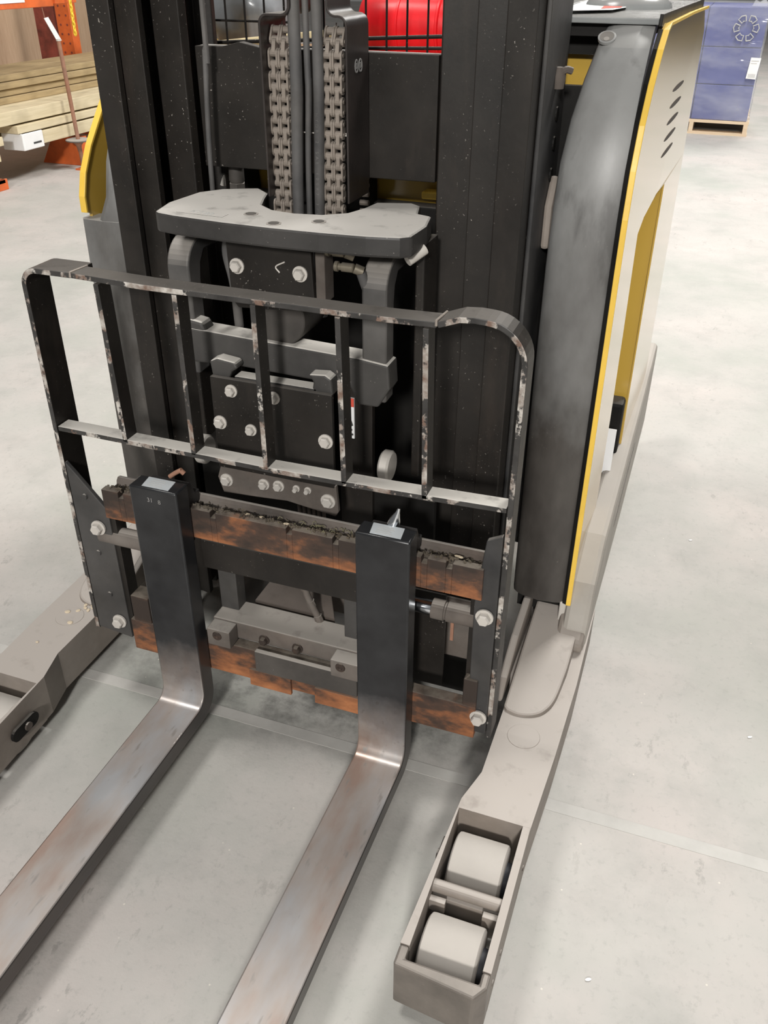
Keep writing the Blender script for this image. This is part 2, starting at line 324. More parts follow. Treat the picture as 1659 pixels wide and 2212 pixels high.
def bez(pts, n=8):
    """smooth curve through points (Catmull-Rom)"""
    P = [Vector(p) for p in pts]; P = [2 * P[0] - P[1]] + P + [2 * P[-1] - P[-2]]; out = []
    for i in range(1, len(P) - 2):
        for k in range(n):
            t = k / n
            out.append(0.5 * ((2 * P[i]) + (P[i + 1] - P[i - 1]) * t + (2 * P[i - 1] - 5 * P[i] + 4 * P[i + 1] - P[i + 2]) * t * t + (3 * P[i] - P[i - 1] - 3 * P[i + 1] + P[i + 2]) * t ** 3))
    out.append(P[-2]); return out
def arc(cx, cy, r, a0, a1, n=8):
    return [(cx + r * cos(radians(a0 + (a1 - a0) * i / n)), cy + r * sin(radians(a0 + (a1 - a0) * i / n))) for i in range(n + 1)]

ORG = {}
def origin(o):
    while o and o.name not in ORG: o = o.parent
    return ORG[o.name] if o else Vector((0, 0, 0))
def thing(name, label, cat, loc, group=None):
    o = bpy.data.objects.new(name, None); COL.objects.link(o); o.location = loc; o.empty_display_size = 0.1
    o['label'] = label; o['category'] = cat
    if group: o['group'] = group
    ORG[o.name] = Vector(loc); return o
def obj(name, mb, mat, parent=None, label=None, bev=0.0, smooth=False, loc=None, kind=None):
    """one mesh object; geometry is written in world metres and moved to the parent's base point"""
    bm = mb.bm if isinstance(mb, MB) else mb
    off = origin(parent) if parent else (Vector(loc) if loc else Vector((0, 0, 0)))
    for v in bm.verts: v.co -= off
    bmesh.ops.recalc_face_normals(bm, faces=bm.faces)
    me = bpy.data.meshes.new(name); bm.to_mesh(me); bm.free()
    for mm in (mat if isinstance(mat, (list, tuple)) else [mat]): me.materials.append(M[mm] if isinstance(mm, str) else mm)
    if smooth:
        me.shade_smooth()
        me.set_sharp_from_angle(angle=radians(40))
    o = bpy.data.objects.new(name, me); COL.objects.link(o)
    if parent: o.parent = parent
    elif loc: o.location = loc
    if bev:
        b = o.modifiers.new('bevel', 'BEVEL'); b.width = bev; b.segments = 2; b.limit_method = 'ANGLE'; b.angle_limit = radians(40)
    if label: o['label'] = label
    if kind: o['kind'] = kind
    return o
def tag(o, label, cat, group=None):
    o['label'] = label; o['category'] = cat
    if group: o['group'] = group
    return o
def text_mesh(body, size, mat_name, name, parent, matrix, label=None):
    cu = bpy.data.curves.new(name, 'FONT'); cu.body = body; cu.size = size; cu.extrude = 0.0002; cu.align_x = 'CENTER'; cu.align_y = 'CENTER'
    t = bpy.data.objects.new(name, cu); COL.objects.link(t)
    me = bpy.data.meshes.new_from_object(t); bpy.data.objects.remove(t)
    me.transform(matrix); me.transform(Matrix.Translation(-origin(parent)))
    me.materials.clear(); me.materials.append(M[mat_name]); me.name = name
    o = bpy.data.objects.new(name, me); COL.objects.link(o); o.parent = parent
    if label: o['label'] = label
    return o
def copy(o, parent, off):
    c = o.copy(); COL.objects.link(c); c.parent = parent; c.location = o.location + Vector(off); return c

# ---------------------------------------------------------------- setting
m = MB(); m.box(-16, 12, -6, 34, -0.2, 0.0)
fl = obj('floor', m, 'floor'); fl['kind'] = 'structure'
m = MB(); m.box(-16, 12, 1.262, 1.292, -0.001, 0.0006); obj('control_joint', m, 'joint', fl, label='pale filled saw cut across the concrete')

# ================================================================ REACH TRUCK
XC = -0.7215                      # centre line of the truck
T = thing('reach_truck', 'black and yellow reach forklift with two lowered forks, filling the foreground', 'forklift', (XC, 1.6, 0))
def mir(x): return 2 * XC - x

# --- outriggers (front legs) with load wheels
def outrigger(sgn):
    f = (lambda x: x) if sgn > 0 else mir
    inner = [(-0.256, 0.762), (-0.256, 0.80), (-0.242, 1.115), (-0.222, 1.19), (-0.222, 1.42), (-0.245, 1.56), (-0.252, 1.78)]
    outer = [(-0.090, 1.78), (-0.088, 1.50), (-0.094, 1.28), (-0.104, 1.08), (-0.104, 0.80), (-0.116, 0.768)]
    wi, wo, py0, py1 = -0.240, -0.118, 0.778, 1.092
    P = lambda pts: [(f(x), y) for x, y in pts]
    m = MB()
    # solid rear beam behind the wheel pocket
    m.prism(P([(-0.2432, py1), (-0.242, 1.115), (-0.222, 1.19)] + inner[4:] + outer[:4] + [(-0.104, py1)]), 'z', 0.032, 0.14)
    m.prism(P([(-0.256, 0.80), (wi, 0.80), (wi, py1), (-0.2432, py1)]), 'z', 0.030, 0.14)      # inner cheek
    m.prism(P([(wo, 0.80), (-0.104, 0.80), (-0.104, py1), (wo, py1)]), 'z', 0.030, 0.14)       # outer cheek
    leg = obj('outrigger', m, 'outrigger', T, label='dust-covered steel support leg', bev=0.004)
    m = MB(); m.prism(P([(-0.256, 0.80), (-0.256, 0.764), (-0.120, 0.752), (-0.104, 0.775), (-0.104, 0.80), (wo, 0.80), (wo, py0), (wi, py0), (wi, 0.80)]), 'z', 0.030, 0.139)
    obj('toe_cap', m, 'outrigger_cap', leg, label='scuffed steel toe of the leg', bev=0.004)
    # cast step that carries the leg under the body
    m = MB(); plan = [(-0.223, 1.82), (-0.223, 1.375)] + [(p.x, p.y) for p in bez([(-0.215, 1.366, 0), (-0.190, 1.361, 0), (-0.160, 1.368, 0), (-0.137, 1.388, 0), (-0.122, 1.43, 0), (-0.114, 1.52, 0)], 5)] + [(-0.112, 1.82)]
    n = len(plan); zt = lambda y: 0.146 + max(0, y - 1.36) * 0.13
    m.poly([(f(x), y, 0.12) for x, y in plan] + [(f(x), y, zt(y)) for x, y in plan], [tuple(range(n))[::-1], tuple(range(n, 2 * n))] + [(i, (i + 1) % n, n + (i + 1) % n, n + i) for i in range(n)])
    obj('leg_casting', m, 'outrigger', leg, bev=0.005)
    m = MB(); m.prism([(1.40, 0.13), (1.44, 0.165), (1.54, 0.205), (1.66, 0.222), (1.70, 0.215), (1.70, 0.13)], 'x', f(-0.250), f(-0.232)); obj('gusset', m, 'outrigger', leg, bev=0.004)
    m = MB(); m.lathe((f(-0.165), 1.31, 0.1395), (0, 0, 1), [(0, 0.034), (0.0012, 0.033)], 28); obj('plug', m, 'outrigger', leg, smooth=True)
    # dark slot in the inner side with the axle end
    m = MB(); m.prism([(y, z) for y, z in arc(1.045, 0.082, 0.016, -90, 90, 8)] + [(y, z) for y, z in arc(0.995, 0.082, 0.016, 90, 270, 8)], 'x', f(-0.2565), f(-0.250))
    obj('axle_slot', m, 'black_plain', leg)
    m = MB(); m.cyl((f(-0.2605), 1.025, 0.080), (f(-0.25), 1.025, 0.080), 0.010, 14); obj('axle_end', m, 'brown_dusty', leg, smooth=True)
    for yc in (0.846, 1.022):
        m = MB(); x0, x1 = f(-0.231), f(-0.131); d = x1 - x0; k = abs(d)
        m.lathe((x0, yc, 0.0636), (d, 0, 0), [(0, 0.050), (0.001, 0.0585), (0.004, 0.0625), (0.008, 0.0632), (k - 0.008, 0.0632), (k - 0.004, 0.0625), (k - 0.001, 0.0585), (k, 0.050)], 64)
        w = obj('load_wheel', m, 'wheel', T, label='dusty white polyurethane load wheel', smooth=True)
        m = MB(); m.cyl((f(-0.2345), yc, 0.0636), (f(-0.1225), yc, 0.0636), 0.034, 24); obj('hub', m, 'wheel_hub', w, smooth=True)
    m = MB(); m.cyl((f(wi - 0.002), 0.935, 0.118), (f(wo + 0.002), 0.935, 0.118), 0.0115, 20); obj('cross_pin', m, 'outrigger', leg, smooth=True)
    m = MB(); m.box(*sorted((f(wi - 0.001), f(-0.212))), 0.908, 0.920, 0.085, 0.112); m.box(*sorted((f(-0.146), f(wo + 0.001))), 0.908, 0.920, 0.085, 0.112)
    m.box(*sorted((f(wi - 0.001), f(wo + 0.001))), 0.926, 0.944, 0.03, 0.10)
    obj('wheel_bracket', m, 'outrigger', leg, bev=0.001)
    m = MB()
    for y, z in ((0.83, 0.075), (1.00, 0.080), (0.775, 0.075)):
        m = MB(); m.cyl((f(-0.106), y + 0.05, z), (f(-0.1025), y + 0.05, z), 0.006, 12); obj('side_pin', m, 'brown_dusty', leg, smooth=True)
outrigger(1); outrigger(-1)

# --- forks
FORKS = [(-0.953, -0.849), (-0.488, -0.385)]
for k, (x0, x1) in enumerate(FORKS):
    ti = 0.018; to = 0.055
    prof = [(1.200, 0.638), (1.243, 0.638)] + [(1.243, 0.20)]
    prof += [(1.243 - to + to * cos(radians(a)), 0.060 + to + to * sin(radians(a))) for a in range(0, -91, -10)]
    prof += [(0.55, 0.062), (0.20, 0.068), (0.13, 0.074), (0.12, 0.080), (0.14, 0.088), (0.30, 0.096), (0.60, 0.099)]
    prof += [(1.200 - 0.03 + 0.03 * cos(radians(a)), 0.100 + 0.03 + 0.03 * sin(radians(a))) for a in range(-90, 1, 10)]
    m = MB(); m.prism(prof, 'x', x0, x1)
    fk = obj('fork', m, 'fork', T, label='L-shaped steel fork, black shank and worn grey-brown blade', bev=0.0035, smooth=True)
    m = MB(); q = [(x0 + 0.026, 1.206), (x0 + 0.084, 1.206), (x0 + 0.080, 1.240), (x0 + 0.021, 1.240)]
    m.prism(q, 'z', 0.6381, 0.6386); lb = obj('rating_sticker', m, 'sticker', fk, label='small silver-white sticker on top of the fork')
    m = MB()
    for i in range(4): m.box(x0 + 0.034, x0 + 0.066 - 0.004 * (i % 2), 1.2115 + i * 0.0065, 1.2135 + i * 0.0065, 0.6387, 0.6389)
    obj('sticker_print', m, 'greyprint', fk)
    # hook and locking pin behind the shank
    m = MB(); m.prism([(1.243, 0.63), (1.262, 0.63), (1.275, 0.60), (1.290, 0.60), (1.290, 0.575), (1.255, 0.575), (1.255, 0.50), (1.243, 0.50)], 'x', x0 + 0.012, x1 - 0.006)
    obj('fork_hook', m, 'black_clean', fk, bev=0.002)
    m = MB()
    if k == 0:
        m.tube(bez([(x0 + 0.060, 1.252, 0.640), (x0 + 0.073, 1.254, 0.650), (x0 + 0.086, 1.256, 0.658)], 4), 0.0045, 10); m.cyl((x0 + 0.084, 1.256, 0.656), (x0 + 0.090, 1.257, 0.650), 0.005, 10)
        obj('locking_pin', m, 'rusty', fk, smooth=True)
    else:
        m.lathe((x0 + 0.055, 1.250, 0.636), (0.28, 0.02, 1), [(0, 0.012), (0.012, 0.010), (0.028, 0.004), (0.037, 0.0022)], 14)
        obj('locking_pin', m, 'chrome', fk, smooth=True, label='shiny pointed locking pin')
for j, (x, z, ch) in enumerate(((-0.9085, 0.613, '31'), (-0.888, 0.612, '8'))):
    mt = Matrix.Translation((x, 1.1995, z)) @ Matrix.Rotation(pi / 2, 4, 'X')
    text_mesh(ch, 0.013, 'hoseprint', 'stamped_number', T, mt)

# --- fork carriage
C1 = MB()
# upper hook bar with notches
x = -1.057
notch = [-1.012, -0.803, -0.640, -0.545, -0.372, -0.325]
xs = [x]
for nn in notch: xs += [nn - 0.006, nn + 0.006]
xs.append(-0.262)
prof = []
for i in range(0, len(xs) - 1):
    a, b = xs[i], xs[i + 1]
    if i % 2 == 0: C1.box(a, b, 1.2445, 1.262, 0.513, 0.581)
    else: C1.box(a, b, 1.2445, 1.262, 0.513, 0.569)
C1.box(-1.057, -0.262, 1.262, 1.300, 0.505, 0.566)
cb = obj('carriage_bar', C1, 'rust', T, label='brown and orange notched upper carriage bar', bev=0.0012)
m = MB(); m.prism([(1.285, 0.566), (1.288, 0.580), (1.294, 0.586), (1.302, 0.584), (1.306, 0.566)], 'x', -1.05, -0.262); obj('rear_lip', m, 'brown_dusty', cb, bev=0.001)
m = MB(); m.box(-0.842, -0.506, 1.252, 1.272, 0.437, 0.506); obj('spreader_bar', m, 'black', T, label='dark bar below the upper carriage bar', bev=0.002)
m = MB(); m.box(-1.044, -0.256, 1.2445, 1.272, 0.166, 0.250)
m.box(-1.034, -0.990, 1.2445, 1.285, 0.250, 0.318); m.box(-0.284, -0.256, 1.2445, 1.285, 0.250, 0.318)
lb = obj('carriage_bar', m, 'rust', T, label='orange lower carriage bar', bev=0.002)
m = MB(); m.box(-0.733, -0.502, 1.234, 1.2455, 0.205, 0.258); obj('wear_plate', m, 'dark_dusty', lb, bev=0.001)
m = MB(); m.box(-0.752, -0.655, 1.238, 1.2455, 0.156, 0.200); m.box(-0.60, -0.44, 1.238, 1.2455, 0.153, 0.196); obj('lower_lug', m, 'rust', lb, bev=0.001)
m = MB(); m.box(-0.842, -0.495, 1.262, 1.335, 0.258, 0.300); cs = obj('slide_beam', m, 'brown_dusty', T, bev=0.003)
for x in (-0.722, -0.645):
    m = MB(); m.bolt((x, 1.2625, 0.272), r=0.009, h=0.010); obj('bolt', m, 'rust', cs)
for x0, x1 in ((-0.838, -0.785), (-0.556, -0.492)):
    m = MB(); m.box(x0, x1, 1.226, 1.262, 0.255, 0.298); b_ = obj('slide_block', m, 'brown_dusty', cs, bev=0.002)
for x in (-0.814, -0.534):
    m = MB(); m.lathe((x, 1.2262, 0.283), (0, -1, 0), [(0, 0.011), (0.002, 0.010), (0.002, 0.005), (0.0005, 0.004)], 18); obj('grease_plug', m, 'rust', cs, smooth=True)
# side-shift cylinder
m = MB(); m.lathe((-1.10, 1.275, 0.448), (1, 0, 0), [(0, 0.019), (0.002, 0.0205), (0.110, 0.0205), (0.112, 0.019)], 24); obj('shift_cylinder', m, 'brown_dusty', T, smooth=True, label='left end of the side-shift cylinder'); m = MB()
m.lathe((-0.262, 1.275, 0.448), (-1, 0, 0), [(0, 0.019), (0.002, 0.020), (0.068, 0.020), (0.070, 0.0175), (0.073, 0.0175), (0.074, 0.020), (0.098, 0.020), (0.099, 0.017)], 24)
sc = obj('shift_cylinder', m, 'brown_dusty', T, smooth=True)
m = MB(); m.cyl((-0.84, 1.275, 0.448), (-0.36, 1.275, 0.448), 0.0150, 24); obj('cylinder_rod', m, 'chrome', sc, label='polished chrome rod', smooth=True)
m = MB(); m.box(-0.322, -0.316, 1.268, 1.272, 0.385, 0.428); obj('cable_tie', m, 'rusty', sc)

# --- load backrest
BX0, BX1, BZ, BY, BD = -1.156, -0.224, 1.020, 1.258, 0.046
t = 0.010
def strip(path, y0, y1, closed=False):
    m = MB(); m.shell(path, 'y', y0, y1, t); return m
pth_l = [(BX0, 0.185), (BX0, BZ - 0.035)] + arc(BX0 + 0.035, BZ - 0.035, 0.035, 180, 90, 8)[1:] + [(-1.045, BZ)]
pth_c = [(-1.045, BZ), (-0.9, BZ - 0.004), (-0.69, BZ - 0.004), (-0.45, BZ - 0.004), (-0.370, BZ - 0.002)]
pth_r = [(-0.370, BZ - 0.002), (-0.335, BZ + 0.011), (-0.31, BZ + 0.013)] + arc(BX1 - 0.068, BZ - 0.058, 0.070, 88, 0, 10) + [(BX1, 0.165)]
def strap(path, y0, y1, tt=t):
    m = MB(); m.shell(path, 'y', y0, y1, -tt)
    m.bm.normal_update()
    bmesh.ops.recalc_face_normals(m.bm, faces=m.bm.faces)
    for f in m.bm.faces:
        if f.normal.y < -0.8: f.material_index = 1
    return m
br = obj('backrest_frame', strap(pth_c, BY, BY + 0.044), ['black', 'scraped'], T, label='load backrest of flat steel, paint scraped off its front edges', bev=0.0015)
for pt, dep in ((pth_l, 0.066), (pth_r, 0.050)):
    obj('bent_end', strap(pt, BY - 0.001, BY + dep), ['black', 'scraped'], br, bev=0.0015, label='wider bent strap welded on as the rounded corner and side')
for x in (-1.045, -0.370):
    m = MB(); m.tube([(x, BY - 0.001, BZ - 0.008), (x, BY, BZ + 0.0005), (x + 0.004, BY + 0.045, BZ + 0.0005)], 0.0022, 8); obj('weld_bead', m, 'chain', br, smooth=True, label='bright weld bead across the top bar')
m = MB(); m.shell([(BX0 + 0.012, 0.691), (-0.69, 0.688), (-0.45, 0.691), (BX1 - 0.010, 0.698)], 'y', BY, BY + 0.034, 0.010)
bmesh.ops.recalc_face_normals(m.bm, faces=m.bm.faces)
for f in m.bm.faces:
    if f.normal.y < -0.8: f.material_index = 1
obj('cross_bar', m, ['bright_dust', 'scraped'], br, label='dusty middle bar', bev=0.001)
for xt, xb in ((-1.000, -0.993), (-0.842, -0.842), (-0.693, -0.691), (-0.541, -0.536), (-0.392, -0.385)):
    m = MB(); m.poly([(xt, BY, BZ - 0.015), (xt + 0.010, BY, BZ - 0.015), (xt + 0.010, BY + 0.036, BZ - 0.015), (xt, BY + 0.036, BZ - 0.015),
                      (xb, BY, 0.695), (xb + 0.010, BY, 0.695), (xb + 0.010, BY + 0.034, 0.695), (xb, BY + 0.034, 0.695)],
                     [(0, 1, 2, 3), (7, 6, 5, 4), (0, 4, 5, 1), (1, 5, 6, 2), (2, 6, 7, 3), (3, 7, 4, 0)])
    bmesh.ops.recalc_face_normals(m.bm, faces=m.bm.faces)
    for f in m.bm.faces:
        if f.normal.y < -0.8: f.material_index = 1
    obj('backrest_slat', m, ['black', 'scraped'], br, bev=0.001)
# bolted angle plates at both ends
m = MB(); m.prism([(-1.146, 0.62), (-1.128, 0.60), (-1.062, 0.52), (-1.060, 0.18), (-1.146, 0.19)], 'y', 1.258, 1.268)
lp = obj('mounting_plate', m, 'arm', br, bev=0.002, label='dark angle plate bolted to the left end')
m = MB(); m.prism([(-0.234, 0.655), (-0.262, 0.64), (-0.276, 0.50), (-0.272, 0.18), (-0.234, 0.18)], 'y', 1.250, 1.262)
rp = obj('mounting_plate', m, 'arm', br, bev=0.002, label='dark angle plate bolted to the right end')
for x, y, z in ((-1.090, 1.256, 0.475), (-1.083, 1.256, 0.225), (-0.254, 1.248, 0.477), (-0.250, 1.248, 0.225)):
    m = MB(); m.bolt((x, y, z), r=0.0125, h=0.013); obj('bolt', m, 'bolt', br, label='large pale bolt head')
for z, x in ((0.545, -1.112), (0.405, -1.106), (0.295, -1.098)):
    m = MB(); m.lathe((x, 1.2575, z), (0, -1, 0), [(0, 0.007), (0.003, 0.006)], 12); obj('rivet', m, 'arm', br, smooth=True)
# inner side strap behind left plate
for x0, x1 in ((-1.062, -1.050), (-0.285, -0.275)):
    m = MB(); m.box(x0, x1, 1.262, 1.295, 0.19, 0.50); obj("side_cheek", m, 'black', T, bev=0.001)

# --- carriage frame between the rails
top = [(-0.925, 1.365), (-0.938, 1.43), (-0.928, 1.520), (-0.898, 1.560), (-0.862, 1.580), (-0.835, 1.592), (-0.80, 1.560), (-0.787, 1.52), (-0.770, 1.475), (-0.735, 1.448),
       (-0.690, 1.440), (-0.640, 1.448), (-0.605, 1.475), (-0.590, 1.52), (-0.584, 1.565), (-0.520, 1.585), (-0.500, 1.57), (-0.486, 1.515), (-0.458, 1.505), (-0.446, 1.44), (-0.450, 1.370), (-0.465, 1.356),
       (-0.52, 1.345), (-0.60, 1.339), (-0.69, 1.337), (-0.78, 1.340), (-0.88, 1.350), (-0.915, 1.358)]
m = MB(); m.prism(top, 'z', 1.078, 1.113)
tp = obj('carriage_top_plate', m, 'plate_dusty', T, label='thick black plate with a rear cut-out, covered in pale dust', bev=0.0045)
for x, y in ((-0.757, 1.405), (-0.692, 1.362), (-0.626, 1.400)):
    m = MB(); m.lathe((x, y, 1.1128), (0, 0, 1), [(0, 0.0135), (0.0008, 0.0135), (0.0010, 0.0115)], 8); h = obj('bolt_hole', m, 'brown_dusty', tp)
    m = MB(); m.lathe((x, y, 1.1138), (0, 0, 1), [(0, 0.010), (0.0004, 0.010)], 8); obj('hole_shadow', m, 'black_plain', tp)
m = MB(); m.prism([(-0.885, 1.370), (-0.792, 1.366), (-0.792, 1.388), (-0.885, 1.398)], 'z', 1.1130, 1.1134); dl = obj('faded_label', m, 'plate_dusty', tp, label='faded dusty label with a few worn letters')
text_mesh('ICT22', 0.019, 'greyprint', 'label_print', tp, Matrix.Translation((-0.840, 1.381, 1.1136)) @ Matrix.Rotation(-0.12, 4, 'Z'))
for x0, x1 in ((-0.946, -0.926), (-0.468, -0.452)):
    m = MB(); m.box(x0, x1, 1.45, 1.53, 0.62, 1.077); obj('carriage_side', m, 'black', T, bev=0.003)
m = MB(); m.cyl((-0.468, 1.405, 1.062), (-0.446, 1.43, 1.078), 0.010, 12); obj('guide_pad', m, 'bolt', tp, smooth=True)
armp = [(1.408, 0.79), (1.408, 0.985)] + [(1.408 + 0.055 - 0.055 * cos(radians(a)), 0.995 + 0.055 * sin(radians(a))) for a in range(0, 91, 10)] + [(1.53, 1.052), (1.53, 1.02), (1.47, 1.02), (1.455, 1.0), (1.450, 0.97), (1.450, 0.79)]
for nm, x0, x1 in (('l', -0.944, -0.898), ('r', -0.553, -0.506)):
    m = MB(); m.prism(armp, 'x', x0, x1); obj('lift_arm', m, 'arm_dusted', T, bev=0.004, smooth=True, label='curved grey arm of the carriage frame')
m = MB(); m.prism([(-0.935, 0.815), (-0.925, 0.872), (-0.905, 0.886), (-0.556, 0.874), (-0.500, 0.868), (-0.497, 0.822), (-0.520, 0.782), (-0.560, 0.782), (-0.575, 0.815), (-0.800, 0.822)], 'y', 1.402, 1.452)
sb = obj('frame_crossbar', m, 'bright_dust', T, bev=0.004, label='heavy crossbar with dust on its top')
m = MB(); m.prism([(-0.930, 0.868), (-0.918, 0.905), (-0.880, 0.900), (-0.870, 0.880), (-0.90, 0.870)], 'y', 1.404, 1.44); obj('weld_gusset', m, 'bright_dust', sb, bev=0.006)
# bolted valve cover plates
m = MB(); m.box(-0.848, -0.595, 1.361, 1.372, 0.614, 0.812); vp = obj('cover_plate', m, 'black', T, bev=0.0015, label='black plate with pale bolt heads')
m = MB(); m.prism([(-0.845, 0.618), (-0.855, 0.588), (-0.845, 0.553), (-0.77, 0.557), (-0.70, 0.562), (-0.595, 0.548), (-0.588, 0.560), (-0.592, 0.618)], 'y', 1.363, 1.373); sp_ = obj('lower_cover_strip', m, 'brown_dusty', T, bev=0.0015)
for x, z, r_ in ((-0.803, 0.789, .0095), (-0.713, 0.789, .0095), (-0.834, 0.717, .0105), (-0.767, 0.712, .009), (-0.609, 0.716, .011)):
    m = MB(); m.bolt((x, 1.361, z), r=r_, h=0.010); obj('bolt', m, 'bolt', vp, label='pale hexagonal bolt head')
for x, z, r_ in ((-0.834, 0.585, .0105), (-0.749, 0.592, .009), (-0.716, 0.595, .009), (-0.677, 0.597, .0055), (-0.652, 0.598, .0055), (-0.609, 0.582, .0115)):
    m = MB(); m.bolt((x, 1.363, z), r=r_, h=0.010); obj('bolt', m, 'bolt', sp_, label='pale hexagonal bolt head')
for p in ([(-0.848, 0.808), (-0.852, 0.838), (-0.835, 0.846), (-0.798, 0.842), (-0.792, 0.832), (-0.806, 0.822), (-0.812, 0.808)], [(-0.640, 0.806), (-0.636, 0.828), (-0.645, 0.842), (-0.612, 0.845), (-0.600, 0.838), (-0.597, 0.806)]):
    m = MB(); m.prism(p, 'y', 1.372, 1.402); obj('plate_lug', m, 'bright_dust', vp, bev=0.004)
m = MB(); m.box(-0.80, -0.63, 1.372, 1.40, 0.806, 0.815); obj('plate_ledge', m, 'bright_dust', vp, bev=0.001)
m = MB(); m.prism([(-0.802, 0.96), (-0.805, 1.068), (-0.640, 1.062), (-0.636, 0.972), (-0.645, 0.955), (-0.79, 0.945)], 'y', 1.392, 1.404); up_ = obj('cover_plate', m, 'black', T, bev=0.0015, label='upper black plate with two bolts')
m = MB(); m.box(-0.805, -0.640, 1.404, 1.43, 1.060, 1.072); obj('plate_ledge', m, 'dark_dusty', up_, bev=0.001)
for x, z in ((-0.785, 1.023), (-0.661, 1.022)):
    m = MB(); m.bolt((x, 1.392, z), r=0.0105, h=0.010); obj('bolt', m, 'bolt', up_, label='pale hexagonal bolt head')
m = MB(); m.tube(bez([(-0.701, 1.391, 1.020), (-0.708, 1.391, 1.030), (-0.690, 1.391, 1.040)], 4), 0.0014, 6); obj('paint_scratch', m, 'bolt', up_)
m = MB(); m.box(-0.636, -0.618, 1.40, 1.44, 0.97, 1.06); obj('valve_body', m, 'brown_dusty', T, bev=0.002)
m = MB(); m.lathe((-0.722, 1.415, 0.925), (0, 1, 0), [(0, 0.052), (0.002, 0.054), (0.10, 0.054)], 32); obj('lift_cylinder_base', m, 'dark_dusty', T, smooth=True)
for (x, z) in ((-0.618, 1.062), (-0.602, 1.037)):
    m = MB(); m.lathe((x, 1.41, z), (1, 0, 0), [(0, 0.009), (0.006, 0.009), (0.007, 0.006), (0.012, 0.006), (0.013, 0.008), (0.034, 0.008), (0.036, 0.006)], 12)
    m.cyl((x + 0.036, 1.41, z), (x + 0.050, 1.415, z - 0.006), 0.009, 10); obj('hose_fitting', m, 'fitting', T, smooth=True)
m = MB(); m.lathe((-0.835, 1.41, 1.068), (1, 0, 0), [(0, 0.006), (0.012, 0.006), (0.013, 0.008), (0.030, 0.008)], 12); obj('hose_fitting', m, 'fitting', T, smooth=True)
m = MB(); m.tube(bez([(-0.555, 1.413, 1.030), (-0.547, 1.42, 1.0), (-0.535, 1.43, 0.965), (-0.53, 1.45, 0.90), (-0.535, 1.48, 0.80)], 6), 0.009, 12); obj('hydraulic_hose', m, 'hose', T, smooth=True)
m = MB(); m.tube(bez([(-0.815, 1.42, 1.065), (-0.826, 1.43, 1.03), (-0.822, 1.44, 0.97), (-0.83, 1.46, 0.88)], 6), 0.009, 12); obj('hydraulic_hose', m, 'hose', T, smooth=True)
m = MB(); m.box(-0.602, -0.586, 1.448, 1.452, 0.683, 0.770); wl = obj('warning_label', m, 'white', T, label='narrow white label with a red top, mostly hidden')
m = MB(); m.box(-0.602, -0.586, 1.447, 1.448, 0.752, 0.770); obj('red_band', m, 'redprint', wl)
m = MB(); m.prism([(-0.600, 0.716), (-0.592, 0.724), (-0.588, 0.712), (-0.594, 0.708)], 'y', 1.447, 1.448); m.box(-0.600, -0.590, 1.447, 1.448, 0.700, 0.704); m.box(-0.598, -0.588, 1.447, 1.448, 0.690, 0.694); obj('label_mark', m, 'ink', wl)
m = MB(); m.box(-0.62, -0.55, 1.453, 1.47, 0.2, 0.80); obj('mast_channel', m, 'black', T, bev=0.002)
for x, z in ((-0.520, 0.640), (-0.935, 0.600)):
    m = MB(); m.lathe((x - 0.005, 1.44, z), (1, 0, 0), [(0, 0.028), (0.004, 0.032), (0.018, 0.032), (0.022, 0.028)], 28); obj('guide_roller', m, 'bolt', T, smooth=True)
m = MB()
for i in range(6): m.tube([(-0.695 + i * 0.011, 1.405, 0.56), (-0.693 + i * 0.011, 1.41, 0.40)], 0.0042, 8)
obj('hose_bundle', m, 'brown_dusty', T, smooth=True)

# --- mast: outer, middle and inner rails, both sides
H = 2.55
def rail(name, prof, y_label=None):
    for f in (lambda x: x, mir):
        m = MB(); m.prism([(f(x), y) for x, y in prof], 'z', 0.10 if name != 'outer' else 0.05, H)
        obj('mast_rail', m, 'black', T, bev=0.002, label=y_label)
rail('outer', [(-0.309, 1.540), (-0.358, 1.540), (-0.358, 1.556), (-0.328, 1.560), (-0.328, 1.66), (-0.36, 1.664), (-0.36, 1.68), (-0.309, 1.68)], 'outermost mast rail')
rail('middle', [(-0.352, 1.5602), (-0.408, 1.552), (-0.408, 1.570), (-0.384, 1.575), (-0.384, 1.66), (-0.40, 1.665), (-0.40, 1.68), (-0.364, 1.68), (-0.364, 1.5790), (-0.352, 1.5760)], 'middle mast rail')
rail('inner', [(-0.412, 1.590), (-0.474, 1.582), (-0.480, 1.600), (-0.440, 1.606), (-0.440, 1.69), (-0.474, 1.70), (-0.474, 1.715), (-0.412, 1.715)], 'innermost mast rail')
m = MB(); m.box(-0.3085, -0.300, 1.60, 1.80, 0.30, H); m.box(-0.36, -0.3085, 1.70, 1.80, 0.3, H); obj('mast_side_plate', m, 'arm', T, bev=0.003, label='greyish side plate of the mast')
m = MB(); m.box(mir(-0.3085), mir(-0.36), 1.70, 1.80, 0.3, H); obj('mast_side_plate', m, 'black', T, bev=0.003)
for z in (1.255, 1.205, 1.150):
    m = MB(); m.lathe((-0.3005, 1.735, z), (1, 0, 0), [(0, 0.013), (0.003, 0.012)], 14); obj('side_hole', m, 'black_plain', T)
m = MB(); m.prism([(1.70, 1.02), (1.70, 1.10), (1.74, 1.15), (1.78, 1.12), (1.775, 1.02)], 'x', -0.300, -0.284); obj('mast_bracket', m, 'outrigger', T, bev=0.006, label='pale chipped bracket beside the mast')
m = MB(); m.tube(bez([(-0.298, 1.70, 1.32), (-0.285, 1.70, 1.33), (-0.275, 1.705, 1.328)], 4), 0.006, 8); m.lathe((-0.296, 1.70, 1.30), (0, 0, 1), [(0, 0.010), (0.02, 0.012), (0.034, 0.006)], 12); obj('pin_hook', m, 'brown_dusty', T, smooth=True)
